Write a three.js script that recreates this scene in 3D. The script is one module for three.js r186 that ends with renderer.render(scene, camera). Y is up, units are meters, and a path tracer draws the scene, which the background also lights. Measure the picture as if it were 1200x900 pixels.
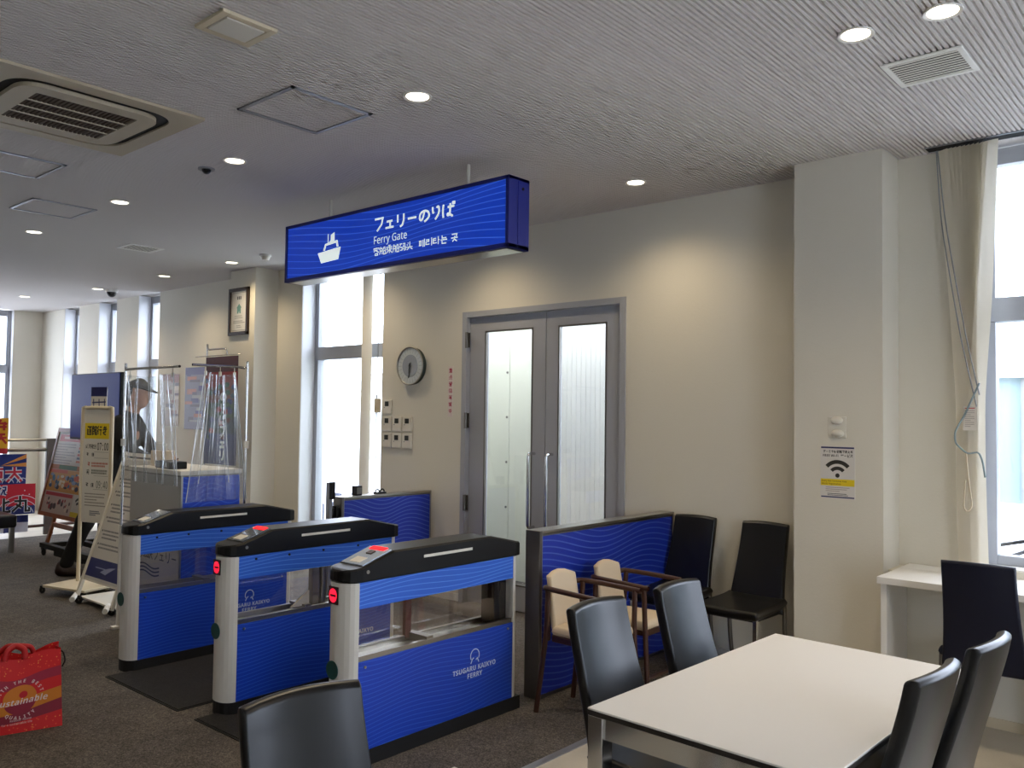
import * as THREE from 'three';
import { RoundedBoxGeometry } from 'three/addons/geometries/RoundedBoxGeometry.js';
import { mergeGeometries } from 'three/addons/utils/BufferGeometryUtils.js';
import { MarchingCubes } from 'three/addons/objects/MarchingCubes.js';

// ---------- camera, sky, exposure ----------
const scene = new THREE.Scene();
const D2R = Math.PI / 180;
const camera = new THREE.PerspectiveCamera(2 * Math.atan(450 / 997) / D2R, 4 / 3, 0.05, 200);
camera.rotation.order = 'YXZ';
camera.position.set(0, 1.52, 0);
camera.rotation.set(2.164 * D2R, 41.15 * D2R, 0.746 * D2R);
const SKY = 7.4;
scene.background = new THREE.Color().setRGB(0.83 * SKY, 0.92 * SKY, 1.10 * SKY);   // even overcast sky
const renderer = new THREE.WebGLRenderer({ antialias: true });
renderer.toneMapping = THREE.LinearToneMapping;
renderer.toneMappingExposure = 1.22;
renderer.shadowMap.enabled = true;
const LAMP = 2.5;                                       // candela of one ceiling downlight

// ---------- helpers ----------
let seed = 7;
const rnd = () => { seed = (seed * 1664525 + 1013904223) >>> 0; return seed / 4294967296; };
const rr = (a, b) => a + (b - a) * rnd();
const used = new Map();
function numbered(n) { const k = used.get(n) ?? 0; used.set(n, k + 1); return k ? n + '_' + String(k).padStart(3, '0') : n; }
const ready = (g) => {
  let o = g.index ? g.toNonIndexed() : g;
  for (const k of Object.keys(o.attributes)) if (!['position', 'normal', 'uv'].includes(k)) o.deleteAttribute(k);
  if (!o.attributes.normal) o.computeVertexNormals();
  if (!o.attributes.uv) o.setAttribute('uv', new THREE.BufferAttribute(new Float32Array(o.attributes.position.count * 2), 2));
  return o;
};
const join = (gs) => { gs = [].concat(gs); return gs.length === 1 ? gs[0] : mergeGeometries(gs.map(ready)); };
function obj(name, gs, m, parent = scene) {
  const o = new THREE.Mesh(join(gs), m); o.name = parent === scene ? numbered(name) : name;
  o.castShadow = o.receiveShadow = true; parent.add(o); return o;
}
function struct(name, gs, m) { const o = obj(name, gs, m); o.userData.kind = 'structure'; return o; }
function tag(o, label, category, group) { o.userData.label = label; o.userData.category = category; if (group) o.userData.group = group; return o; }
function thing(name, label, category, p = [0, 0, 0], turn = 0, group) {
  const o = new THREE.Group(); o.name = numbered(name); scene.add(o); o.position.set(...p); o.rotation.y = turn;
  return tag(o, label, category, group);
}
function dup(root, label, p, turn = root.rotation.y) {
  const r = root.clone(); r.name = numbered(root.name.replace(/_\d{3}$/, '')); r.userData = { ...root.userData, label };
  r.position.set(...p); r.rotation.y = turn; scene.add(r); return r;
}
const bx = (w, h, d, x = 0, y = 0, z = 0, r = 0) => (r ? new RoundedBoxGeometry(w, h, d, 2, Math.min(r, w / 2.01, h / 2.01, d / 2.01)) : new THREE.BoxGeometry(w, h, d)).translate(x, y, z);
const span = (x0, x1, y0, y1, z0, z1, r = 0) => bx(Math.abs(x1 - x0), Math.abs(y1 - y0), Math.abs(z1 - z0), (x0 + x1) / 2, (y0 + y1) / 2, (z0 + z1) / 2, r);
const cy = (r, h, x = 0, y = 0, z = 0, n = 20, r2 = r) => new THREE.CylinderGeometry(r2, r, h, n).translate(x, y, z);
const V = (...a) => new THREE.Vector3(...a);
function tube(pts, r, n = 8, seg = 0, closed = false) {
  const v = pts.map((p) => V(...p)), c = pts.length === 2 ? new THREE.LineCurve3(...v) : new THREE.CatmullRomCurve3(v, closed, 'catmullrom', 0.35);
  return new THREE.TubeGeometry(c, seg || (pts.length === 2 ? 1 : pts.length * 6), r, n, closed);
}
function bar(a, b, w, d) {      // square bar between two points
  const A = V(...a), B = V(...b), g = new THREE.BoxGeometry(w, A.distanceTo(B), d);
  g.applyQuaternion(new THREE.Quaternion().setFromUnitVectors(V(0, 1, 0), B.clone().sub(A).normalize()));
  return g.translate((A.x + B.x) / 2, (A.y + B.y) / 2, (A.z + B.z) / 2);
}
const disc = (r, t, n = 28) => new THREE.CylinderGeometry(r, r, t, n).rotateX(Math.PI / 2);
function extr(pts, depth, bevel = 0) {
  const s = new THREE.Shape(pts.map((p) => new THREE.Vector2(p[0], p[1])));
  return new THREE.ExtrudeGeometry(s, { depth, bevelEnabled: bevel > 0, bevelSize: bevel, bevelThickness: bevel, bevelSegments: 2, curveSegments: 12 });
}
function gridGeo(nu, nv, f, closeU = false) {       // f(u, v) -> [x, y, z]
  const p = [], uv = [], ix = [];
  for (let j = 0; j <= nv; j++) for (let i = 0; i <= nu; i++) { p.push(...f(i / nu, j / nv)); uv.push(i / nu, j / nv); }
  for (let j = 0; j < nv; j++) for (let i = 0; i < nu; i++) { const a = j * (nu + 1) + i, b = a + 1, c = a + nu + 1, d = c + 1; ix.push(a, b, d, a, d, c); }
  const g = new THREE.BufferGeometry(); g.setAttribute('position', new THREE.Float32BufferAttribute(p, 3)); g.setAttribute('uv', new THREE.Float32BufferAttribute(uv, 2)); g.setIndex(ix); g.computeVertexNormals(); return g;
}
// a padded slab: mid(s, t) with s, t in -1..1 gives the middle surface, nrm its thickness direction; edges are rounded over
function pad(mid, T, edge = 0.07, nu = 14, nv = 20, nrm = [0, 0, 1]) {
  const soft = (a) => { const e = Math.max(0, (Math.abs(a) - (1 - edge)) / edge); return Math.sqrt(Math.max(0, 1 - e * e)); };
  const clus = (t, n) => { const k = t * n; if (k < 4) return -1 + edge * (1 - Math.cos((k / 4) * Math.PI / 2)) ; if (k > n - 4) return 1 - edge * (1 - Math.cos(((n - k) / 4) * Math.PI / 2)); return -1 + edge + (2 - 2 * edge) * ((k - 4) / (n - 8)); };
  const side = (sg) => gridGeo(nu, nv, (u, v) => {
    const s = clus(sg > 0 ? u : 1 - u, nu), t = clus(v, nv), m = mid(s, t), k = sg * T / 2 * soft(s) * soft(t);
    return [m[0] + nrm[0] * k, m[1] + nrm[1] * k, m[2] + nrm[2] * k];
  });
  return join([side(1), side(-1)]);
}

// ---------- textures ----------
function canvas(w, h, draw) { const c = document.createElement('canvas'); c.width = w; c.height = h; const x = c.getContext('2d'); draw(x, w, h); const t = new THREE.CanvasTexture(c); t.colorSpace = THREE.SRGBColorSpace; t.magFilter = THREE.LinearFilter; t.anisotropy = 8; return t; }
function noiseTex(n, f, srgb = true) {
  const d = new Uint8Array(n * n * 4);
  for (let i = 0; i < n * n; i++) { const c = f(i % n, Math.floor(i / n)); d[i * 4] = c[0]; d[i * 4 + 1] = c[1]; d[i * 4 + 2] = c[2]; d[i * 4 + 3] = 255; }
  const t = new THREE.DataTexture(d, n, n); t.wrapS = t.wrapT = THREE.RepeatWrapping; t.magFilter = THREE.LinearFilter; t.minFilter = THREE.LinearMipmapLinearFilter; t.generateMipmaps = true; if (srgb) t.colorSpace = THREE.SRGBColorSpace; t.needsUpdate = true; return t;
}
// tileable value noise
function field(n, cells) { const g = Array.from({ length: cells * cells }, () => rnd()); return (x, y) => { const fx = x / n * cells, fy = y / n * cells, i = Math.floor(fx), j = Math.floor(fy), a = fx - i, b = fy - j, s = a * a * (3 - 2 * a), t = b * b * (3 - 2 * b), q = (p, r) => g[((r % cells) + cells) % cells * cells + ((p % cells) + cells) % cells]; return (q(i, j) * (1 - s) + q(i + 1, j) * s) * (1 - t) + (q(i, j + 1) * (1 - s) + q(i + 1, j + 1) * s) * t; }; }
// stroke lettering: each glyph is a list of polylines on a 10 x 10 grid; a leading ~ makes the polyline a smooth curve
const GL = {
  'フ': '11817539', 'ェ': '2474 5458 1888', 'リ': '2126 71756849', 'ー': '1585', 'の': '~52472816235283967859', 'り': '~212634 ~5261727649', 'ば': '~110519 4393 ~61675848475789 8082 9092',
  '페': '0242 0747 1217 3237 6169 8089 5464', '리': '024244040757 8089', '타': '0242 0444 020757 7079 7494', '는': '202383 0595 262989', '곳': '118174 5355 0595 5629 5789',
  '客': '5051 13119193 4215 33732 3396 3777793937', '船': '2012 124249 121609 0555 616354 61818394 6595996965', '乘': '3070 0292 5059 0434 6494 2326 7376 5509 5599', '码': '0141 2105 154548185 518184 6265959879 5787', '头': '2132 1324 505619 0696 6799',
  '函': '118153 535747 2435 3627 7465 6687 13198983', '館': '2003 2043 1343461613 131948 7071 52519192 63838565 6369 67979969', '行': '3003 3306 2529 5191 4494 747969', 'き': '2281 1493 4076 ~76262879',
  '津': '0011 0314 0926 42828545 3393 3797 6069', '軽': '0141 0343460603 0444 2029 0858 519164 6294 7579 6696 5999', '海': '0011 0314 0926 5033 4191 53835398 834898 3595 6465 6667', '峡': '03083833 2128 4292 5354 8384 4595 606549 6599',
  '重': '7021 0292 2383862623 2484 5159 1797 0999', '点': '5053 5181 2383862623 1809 3849 6869 8899', '警': '0141 2032 1343 5192 6063 8094 0494 2585 2686 2777792927', '備': '2004 1219 3192 4042 7072 4494 454949 59 95999 6569 4797', '実': '5051 12119192 2383 2484 0696 525649 5699 2585', '施': '1011 0242 1229 324838 6042 5191 4393 534898 6367 7379', '中': '1282862612 5059',
  '祝': '1021 023206 2429 518184545 6449 747899', '北': '3139 0434 0837 61699998 6493', '丸': '1373799997 404509 2557', '天': '1181 0494 515409 5499', '弁': '502383 7294 0696 343619 7479', '全': '5004 5094 2474 2676 5459 1989', '使': '2004 1219 4191 4383854543 505739 5799',
  'タ': '404014 31817429 3466', 'ミ': '2172 2474 2779', 'ナ': '0393 505449', 'ル': '2129 2108 51595985', 'で': '1191 ~81445679 7273 8384', 'え': '4061 2484 8419 ~45567999', 'る': '218116 ~16649679465 6', 'サ': '0393 2026 70746 949', 'ビ': '20298989 2575 8082 9092', 'ス': '1181 815409 5589', '大': '0393 505419 5499', '出': '5059 12152 15581 82 16198 986', '港': '0011 0314 0926 3292 3595 4044 7074 5777 5799', '時': '0131393101 0535 5191 4494 7074 4696 757969', '刻': '5051 0252 3204 5427 5908 7276 909979', '便': '2004 1219 3191 4383864643 4585 606739 5799', '第': '1082 5092 2373 2325858 5458 2577', '年': '2003 1191 2484 2427 0797 5159', '発': '1141 4114 5082 7094 2474 0696 345619 646999', '恵': '1191 2383862623 5058 1809 38599 7889', '漁': '0011 0314 0926 4033 3282 434888 4343 838 6368 4595 4898', '様': '2029 0343 2406 4191 4393 4595 6065 6979',
};
function glyphs(x, text, px, py, s, adv = s, vertical = false, sx = 1) {     // top left corner of the first cell
  let u = px, w = py;
  for (const ch of text) {
    const g = GL[ch];
    if (g) for (let st of g.split(' ')) {
      const sm = st[0] === '~'; if (sm) st = st.slice(1);
      const P = []; for (let i = 0; i + 1 < st.length; i += 2) P.push([u + (+st[i] + 0.5) / 10 * s * sx, w + (+st[i + 1] + 0.5) / 10 * s]);
      if (P.length < 2) continue;
      x.beginPath(); x.moveTo(...P[0]);
      if (sm) { for (let i = 1; i < P.length - 1; i++) x.quadraticCurveTo(P[i][0], P[i][1], i === P.length - 2 ? P[i + 1][0] : (P[i][0] + P[i + 1][0]) / 2, i === P.length - 2 ? P[i + 1][1] : (P[i][1] + P[i + 1][1]) / 2); if (P.length === 2) x.lineTo(...P[1]); } else for (const q of P.slice(1)) x.lineTo(...q);
      x.stroke();
    }
    if (vertical) w += adv; else u += adv;
  }
}
function waves(x, w, h, gap, amp, len, style, lw, ph = 0) {
  x.strokeStyle = style; x.lineWidth = lw;
  for (let y = -amp * 2; y < h + amp * 2; y += gap) { x.beginPath(); for (let u = 0; u <= w; u += 6) { const v = y + amp * Math.sin((u / len + ph + y / h * 0.35) * 6.283) + amp * 0.35 * Math.sin((u / len * 0.47 + ph) * 6.283); u ? x.lineTo(u, v) : x.moveTo(u, v); } x.stroke(); }
}
const tinyLines = (x, x0, y0, w, n, dy, h, style) => { x.fillStyle = style; for (let k = 0; k < n; k++) { let u = x0; const end = x0 + w * (k % 3 === 2 ? 0.55 : rr(0.8, 1)); while (u < end) { const l = h * rr(0.5, 0.95); x.fillRect(u, y0 + k * dy, l, h); u += l + h * 0.25; } } };

// ---------- materials ----------
const std = (hex, rough = 0.6, o = {}) => new THREE.MeshStandardMaterial({ color: hex, roughness: rough, ...o });
const f1 = field(256, 64), f2 = field(256, 9);
const wallBump = noiseTex(256, (x, y) => { const v = 128 + (f1(x, y) - 0.5) * 120 + (rnd() - 0.5) * 60; return [v, v, v]; }, false); wallBump.repeat.set(2.2, 2.2);
const M = {
  wall: std(0xd6d1c3, 0.85, { bumpMap: wallBump, bumpScale: 0.0006 }), ceil: std(0xcbc6c2, 0.9), white: std(0xe4e2dc, 0.5), offwhite: std(0xd9d4c8, 0.55), gateWhite: std(0xd2cec4, 0.35),
  black: new THREE.MeshPhysicalMaterial({ color: 0x040405, roughness: 0.38, specularIntensity: 0.6 }), matBlack: std(0x060607, 0.8), leather: new THREE.MeshPhysicalMaterial({ color: 0x07090e, roughness: 0.3, ior: 1.5 }), leatherNavy: new THREE.MeshPhysicalMaterial({ color: 0x0b1024, roughness: 0.5, specularIntensity: 0.5 }),
  chrome: std(0xcfcfcf, 0.12, { metalness: 1 }), steel: std(0xa9a59c, 0.28, { metalness: 1 }), darkSteel: std(0x7a7670, 0.42, { metalness: 1 }), alu: std(0x8f9196, 0.4, { metalness: 0.55 }), doorGrey: std(0xa6a8ae, 0.45, { metalness: 0.1 }),
  sash: std(0xa2a5ac, 0.4, { metalness: 0.2 }), reveal: std(0xd8dade, 0.5), wood: std(0x3d2015, 0.4), cream: std(0xd3c0a3, 0.55), easel: std(0x8a4a22, 0.5), rubber: std(0x141414, 0.9), red: std(0xb00c10, 0.6),
  pane: new THREE.MeshPhysicalMaterial({ color: 0xffffff, roughness: 0.02, transmission: 1, thickness: 0, ior: 1.5 }),
  vinyl: new THREE.MeshPhysicalMaterial({ color: 0xeef1f3, roughness: 0.2, transmission: 0.95, thickness: 0, ior: 1.75, side: THREE.DoubleSide }),
  vinylEdge: new THREE.MeshPhysicalMaterial({ color: 0xeaf0f4, roughness: 0.12, transmission: 0.45, thickness: 0, ior: 1.6 }),
  slat: new THREE.MeshPhysicalMaterial({ color: 0xf1ebdb, roughness: 0.9, transmission: 0.2, thickness: 0, side: THREE.DoubleSide }), cord: std(0x8f9393, 0.7), beige: std(0xcfc2a6, 0.6), acBeige: std(0xb3a78e, 0.6), plastic: std(0xd6d2c6, 0.5),
  skin: std(0xb98a70, 0.6), hair: std(0x0c0a09, 0.6), suit: std(0x0b0b0d, 0.85), shoe: std(0x24120d, 0.5), maskw: std(0xcfd6de, 0.8),
};
const blueSide = canvas(1024, 512, (x, w, h) => { x.fillStyle = '#0d3cb4'; x.fillRect(0, 0, w, h); waves(x, w, h, 15, 13, 800, 'rgba(80,128,225,.55)', 3.2, 0.1); });
const blueLogo = canvas(2048, 768, (x, w, h) => {
  x.fillStyle = '#0d3cb4'; x.fillRect(0, 0, w, h); waves(x, w, h, 40, 30, 1500, 'rgba(84,132,228,.42)', 8, 0.1);
  x.strokeStyle = '#cfd8e6'; x.fillStyle = '#cfd8e6'; const cx = 1480, c0 = 230;
  x.lineWidth = 11; x.beginPath(); x.arc(cx, c0, 62, Math.PI * 0.82, Math.PI * 2.18); x.stroke();
  x.lineWidth = 12; x.beginPath(); x.moveTo(cx - 58, c0 + 72); x.lineTo(cx - 36, c0 + 30); x.lineTo(cx - 14, c0 + 20); x.moveTo(cx + 58, c0 + 72); x.lineTo(cx + 36, c0 + 30); x.lineTo(cx + 14, c0 + 44); x.stroke();
  x.textAlign = 'center'; x.font = 'bold 66px sans-serif'; x.save(); x.translate(cx, 372); x.scale(1.12, 1); x.fillText('TSUGARU KAIKYO', 0, 0); x.fillText('FERRY', 0, 66); x.restore();
});
const blueBand = canvas(1024, 128, (x, w, h) => { x.fillStyle = '#2660cc'; x.fillRect(0, 0, w, h); waves(x, w, h, 24, 14, 900, 'rgba(110,160,240,.65)', 4.5, 0.3); });
const bluePart = canvas(1024, 800, (x, w, h) => { x.fillStyle = '#0a2a9e'; x.fillRect(0, 0, w, h); waves(x, w, h, 31, 40, 820, 'rgba(86,110,190,.75)', 7, 0.72); });
const print = (map, rough = 0.5, o = {}) => new THREE.MeshStandardMaterial({ map, roughness: rough, ...o });
M.blue = print(blueSide, 0.42); M.blueLogo = print(blueLogo, 0.42); M.blueBand = print(blueBand, 0.42); M.bluePart = print(bluePart, 0.5);
const quad = (w, h, x = 0, y = 0, z = 0, ry = 0) => new THREE.PlaneGeometry(w, h).rotateY(ry).translate(x, y, z);
// a thin printed sheet: front face carries the print, body is a real thin box
function sheet(name, w, h, t, m, parent, back = M.white) { const g = new THREE.BoxGeometry(w, h, t); const o = new THREE.Mesh(g, [back, back, back, back, m, back]); o.name = parent === scene ? numbered(name) : name; o.castShadow = o.receiveShadow = true; parent.add(o); return o; }

// ---------- the room ----------
const CE = 3.0, ZB = -5.02, XE = -13.9, XR = 3.6, ZF = 2.6, WT = 0.3;
const fA = field(512, 170), fB = field(512, 60), fC = field(512, 7);
const carpetTex = noiseTex(512, (x, y) => { const v = 0.62 + (rnd() - 0.5) * 0.34 + (fA(x, y) - 0.5) * 0.5 + (fB(x, y) - 0.5) * 0.18 + (fC(x, y) - 0.5) * 0.1; return [116 * v * 1.12, 107 * v * 1.12, 97 * v * 1.12]; }); carpetTex.repeat.set(1.4, 1.4);
const metre = (g, u = 0, v = 2) => { const p = g.attributes.position, uv = g.attributes.uv; for (let i = 0; i < p.count; i++) uv.setXY(i, p.getComponent(i, u), p.getComponent(i, v)); return g; };
const carpetM = print(carpetTex, 0.95, { bumpMap: carpetTex, bumpScale: 0.003 });
const XT = -2.39;
struct('floor', metre(span(-11.1, XT, -0.2, 0, ZB - WT, ZF)), carpetM);
const tileTex = noiseTex(256, (x, y) => { const v = 1 + (f2(x, y) - 0.5) * 0.07 + (rnd() - 0.5) * 0.03; return [186 * v, 178 * v, 163 * v]; }); tileTex.repeat.set(0.8, 0.8);
const tileM = print(tileTex, 0.45);
struct('floor_tiled', metre(span(XT, XR, -0.2, 0, ZB - WT, ZF)), tileM);
struct('floor_landing', metre(span(XE, -11.1, -0.2, 0, ZB - WT, ZF)), tileM);
struct('trim_1', span(XT - 0.02, XT + 0.02, -0.01, 0.004, ZB, ZF), M.alu);
{ // ribbed acoustic ceiling
  const P = 0.0228, pts = []; for (let x = XE; x < XR; x += P) pts.push([x, CE], [x + P * 0.5, CE], [x + P * 0.57, CE + 0.012], [x + P * 0.93, CE + 0.012]);
  const g = gridGeo(pts.length - 1, 1, (u, v) => { const q = pts[Math.round(u * (pts.length - 1))]; return [q[0], q[1], v ? ZB : ZF]; });
  const flat = g.toNonIndexed(); flat.computeVertexNormals();
  struct('ceiling', [flat, span(XE - WT, XR + WT, CE + 0.02, CE + 0.25, ZB - WT, ZF + WT)], M.ceil);
}
const DX0 = -4.93, DX1 = -3.325, DT = 2.372, W1 = [-7.2, -5.95], SL = [[-13.08, -12.57], [-11.93, -11.38], [-10.76, -10.19]], RW = [-1.105, 3.2];
struct('wall_back', [
  span(XE, SL[0][0], 0, CE, ZB, ZB - WT), span(SL[0][1], SL[1][0], 0, CE, ZB, ZB - WT), span(SL[1][1], SL[2][0], 0, CE, ZB, ZB - WT), span(SL[2][1], W1[0], 0, CE, ZB, ZB - WT), span(W1[1], DX0, 0, CE, ZB, ZB - WT),
  span(DX0, DX1, DT, CE, ZB, ZB - WT), span(DX1, RW[0], 0, CE, ZB, ZB - WT), span(RW[0], XR, 0, 0.755, ZB, ZB - WT), span(RW[1], XR, 0.755, CE, ZB, ZB - WT), span(-1.55, XR, 0, 0.72, -4.83, ZB),
].map((g) => metre(g, 0, 1)), M.wall);
struct('wall_pillar_right', metre(span(-1.996, -1.505, 0, CE, -4.75, ZB), 0, 1), M.wall);
struct('wall_pillar_left', metre(span(-8.1, -7.627, 0, CE, -4.75, ZB), 0, 1), M.wall);
struct('wall_left', [span(XE - WT, XE, 0, CE, ZB - WT, -4.62), span(XE - WT, XE, 0, 0.3, -4.62, -2.6), span(XE - WT, XE, 0, CE, -2.6, ZF)].map((g) => metre(g, 2, 1)), M.wall);
struct('wall_right', [span(XR, XR + WT, 0, CE, ZB - WT, -1.6), span(XR, XR + WT, 0, 0.84, -1.6, 1.0), span(XR, XR + WT, 0, CE, 1.0, ZF)].map((g) => metre(g, 2, 1)), M.wall);
struct('wall_front', metre(span(XE - WT, XR + WT, 0, CE, ZF, ZF + WT), 0, 1), M.wall);
struct('baseboard_back', [span(W1[1], DX0, 0, 0.06, ZB, ZB + 0.012), span(DX1, -1.996, 0, 0.06, ZB, ZB + 0.012), span(-8.1, W1[0], 0, 0.06, ZB, ZB + 0.01)], M.offwhite);
struct('baseboard_right', span(-1.55, 1.5, 0, 0.05, -4.83, -4.822), M.beige);
struct('trim_2', [span(-1.33, XR, CE - 0.004, CE + 0.004, -4.885, -4.9), span(-1.33, XR, CE - 0.003, CE + 0.004, -4.98, -4.985)], M.alu); struct('trim_3', span(-1.33, XR, CE - 0.0015, CE + 0.003, -4.9, -4.98), M.matBlack);

let nWin = 0;
function windowIn(axis, a0, a1, y0, y1, at, transoms, mull = []) {      // frame at depth «at»; axis 'x' windows face +z, axis 'z' windows face +x
  const w = new THREE.Group(); w.name = 'window_' + (++nWin); w.userData.kind = 'structure'; scene.add(w);
  const B = (p0, p1, q0, q1, d0, d1) => (axis === 'x' ? span(p0, p1, q0, q1, d0, d1, 0.004) : span(d0, d1, q0, q1, p0, p1, 0.004));
  const face = axis === 'x' ? ZB - 0.005 : at > 0 ? XR + 0.005 : XE - 0.005;
  const F = 0.06, g = [B(a0, a0 + F, y0, y1, at, at - 0.08), B(a1 - F, a1, y0, y1, at, at - 0.08), B(a0 + F, a1 - F, y0, y0 + F, at - 0.002, at - 0.078), B(a0 + F, a1 - F, y1 - 0.09, y1, at - 0.002, at - 0.078)];
  for (const m of mull) g.push(B(m - 0.035, m + 0.035, y0, y1, at + 0.005, at - 0.08));
  obj('window_frame', g, M.sash, w);
  for (const [t0, t1] of transoms) obj('transom', B(a0 + 0.03, a1 - 0.03, t0, t1, at + 0.012, at - 0.08), M.sash, w);
  obj('glass', B(a0 + F, a1 - F, y0 + F, y1 - 0.09, at - 0.042, at - 0.045), M.pane, w);
  obj('reveal', [B(a0 - 0.004, a0 + 0.004, y0, y1, face, at), B(a1 - 0.004, a1 + 0.004, y0, y1, face, at)], M.reveal, w);
  if (y0 > 0.02) obj('sill', B(a0, a1, y0 - 0.02, y0 + 0.01, face, at), M.white, w);
  return w;
}
const TR = [[2.06, 2.19]];
windowIn('x', ...W1, 0, CE, -5.18, TR); for (const s of SL) windowIn('x', ...s, 0, CE, -5.18, TR);
windowIn('x', ...RW, 0.755, CE, -5.14, TR, [0.3, 1.75]);
windowIn('z', -4.62, -2.6, 0.3, CE, XE - 0.1, TR, [-3.6]);
windowIn('z', -1.6, 1.0, 0.84, CE, XR + 0.2, TR, [-0.3]);

// ---------- double door and the corridor behind it ----------
{
  const d = new THREE.Group(); d.name = 'door_1'; d.userData.kind = 'structure'; scene.add(d);
  obj('door_frame', [span(DX0, DX0 + 0.05, 0, DT, ZB + 0.012, ZB - 0.12), span(DX1 - 0.05, DX1, 0, DT, ZB + 0.012, ZB - 0.12), span(DX0 + 0.05, DX1 - 0.05, DT - 0.045, DT, ZB + 0.011, ZB - 0.12)], M.doorGrey, d);
  const leaf = (x0, x1, side) => {
    const g0 = x0 + (side < 0 ? 0.165 : 0.115), g1 = x1 - (side < 0 ? 0.125 : 0.135), z0 = ZB - 0.035, z1 = ZB - 0.08, top = DT - 0.05;
    obj('door_leaf', [span(x0, g0, 0.01, top, z0, z1), span(g1, x1, 0.01, top, z0, z1), span(g0, g1, 2.21, top, z0, z1), span(g0, g1, 0.01, 0.2, z0, z1)], M.doorGrey, d);
    const gl = obj('door_glass', span(g0 - 0.004, g1 + 0.004, 0.19, 2.215, ZB - 0.055, ZB - 0.061), M.pane, d);
    const gm = []; for (const [a, b, c, e] of [[g0, g0 + 0.012, 0.2, 2.21], [g1 - 0.012, g1, 0.2, 2.21], [g0, g1, 0.2, 0.212], [g0, g1, 2.198, 2.21]]) gm.push(span(a, b, c, e, z0 + 0.003, z0 - 0.02));
    obj('glazing_bead', gm, M.darkSteel, d);
  };
  leaf(DX0 + 0.053, -4.08, -1); leaf(-4.072, DX1 - 0.053, 1);
  for (const hx of [-4.175, -4.0]) { obj('door_handle', tube([[hx, 1.235, ZB - 0.03], [hx, 1.235, ZB + 0.03], [hx, 1.2, ZB + 0.045], [hx, 0.95, ZB + 0.045], [hx, 0.71, ZB + 0.045], [hx, 0.675, ZB + 0.03], [hx, 0.675, ZB - 0.03]], 0.012, 10), M.chrome, d); }
  for (const hy of [2.14, 1.48, 0.81, 0.2]) obj('hinge', [cy(0.013, 0.13, DX0 + 0.052, hy, ZB + 0.012), bx(0.05, 0.12, 0.006, DX0 + 0.052, hy, ZB - 0.003)], M.darkSteel, d);
  const cx0 = -5.85, cx1 = -2.6, cz = -8.6;
  struct('wall_corridor', [span(cx0, cx1, 0, 2.6, cz, cz - 0.15), span(cx0 - 0.15, cx0, 0, 2.6, ZB - WT, cz), span(cx1, cx1 + 0.15, 0, 0.9, ZB - WT, cz), span(cx1, cx1 + 0.15, 2.3, 2.6, ZB - WT, cz), span(cx0, cx1, 2.6, 2.75, -8.45, cz), span(cx0, cx1, 2.6, 2.75, -6.95, -7.1), span(cx0, cx1, 2.6, 2.75, ZB - WT, -5.36)], std(0xc9cec4, 0.7));
  struct('floor_corridor', metre(span(cx0, cx1, -0.2, 0, ZB - WT, cz)), carpetM);
  // white metal panels with seams and a run of ribbed panel
  const pn = std(0xd6d6c8, 0.5), pw = thing('wall_panelling', 'pale corridor panels with screwed seams behind the left door glass', 'panelling', [0.15, 0, -6.0]);
  for (let k = 2; k < 4; k++) obj('panel', span(-7.4 + k * 0.66, -6.745 + k * 0.66, 0, 2.58, 0, -0.04, 0.004), pn, pw);
  for (let k = 3; k < 4; k++) for (let j = 0; j < 6; j++) obj('screw', disc(0.011, 0.006).translate(-7.4 + k * 0.66 - 0.03, 0.25 + j * 0.42, 0.003), M.darkSteel, pw);
  const rb = [], strip = std(0xf1f0e8, 0.5); for (let x = -4.28; x < -3.2; x += 0.05) rb.push(span(x, x + 0.0485, 0, 2.5, 0, -0.02, 0.003));
  const rp = thing('ribbed_panel', 'white ribbed panel of narrow vertical strips behind the right door glass', 'panelling', [-0.35, 0, -5.85]);
  rb.forEach((g) => obj('strip', g, strip, rp));
  obj('panel_back', span(-4.3, -3.2, 0, 2.5, -0.02, -0.05), strip, rp);
}

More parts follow.
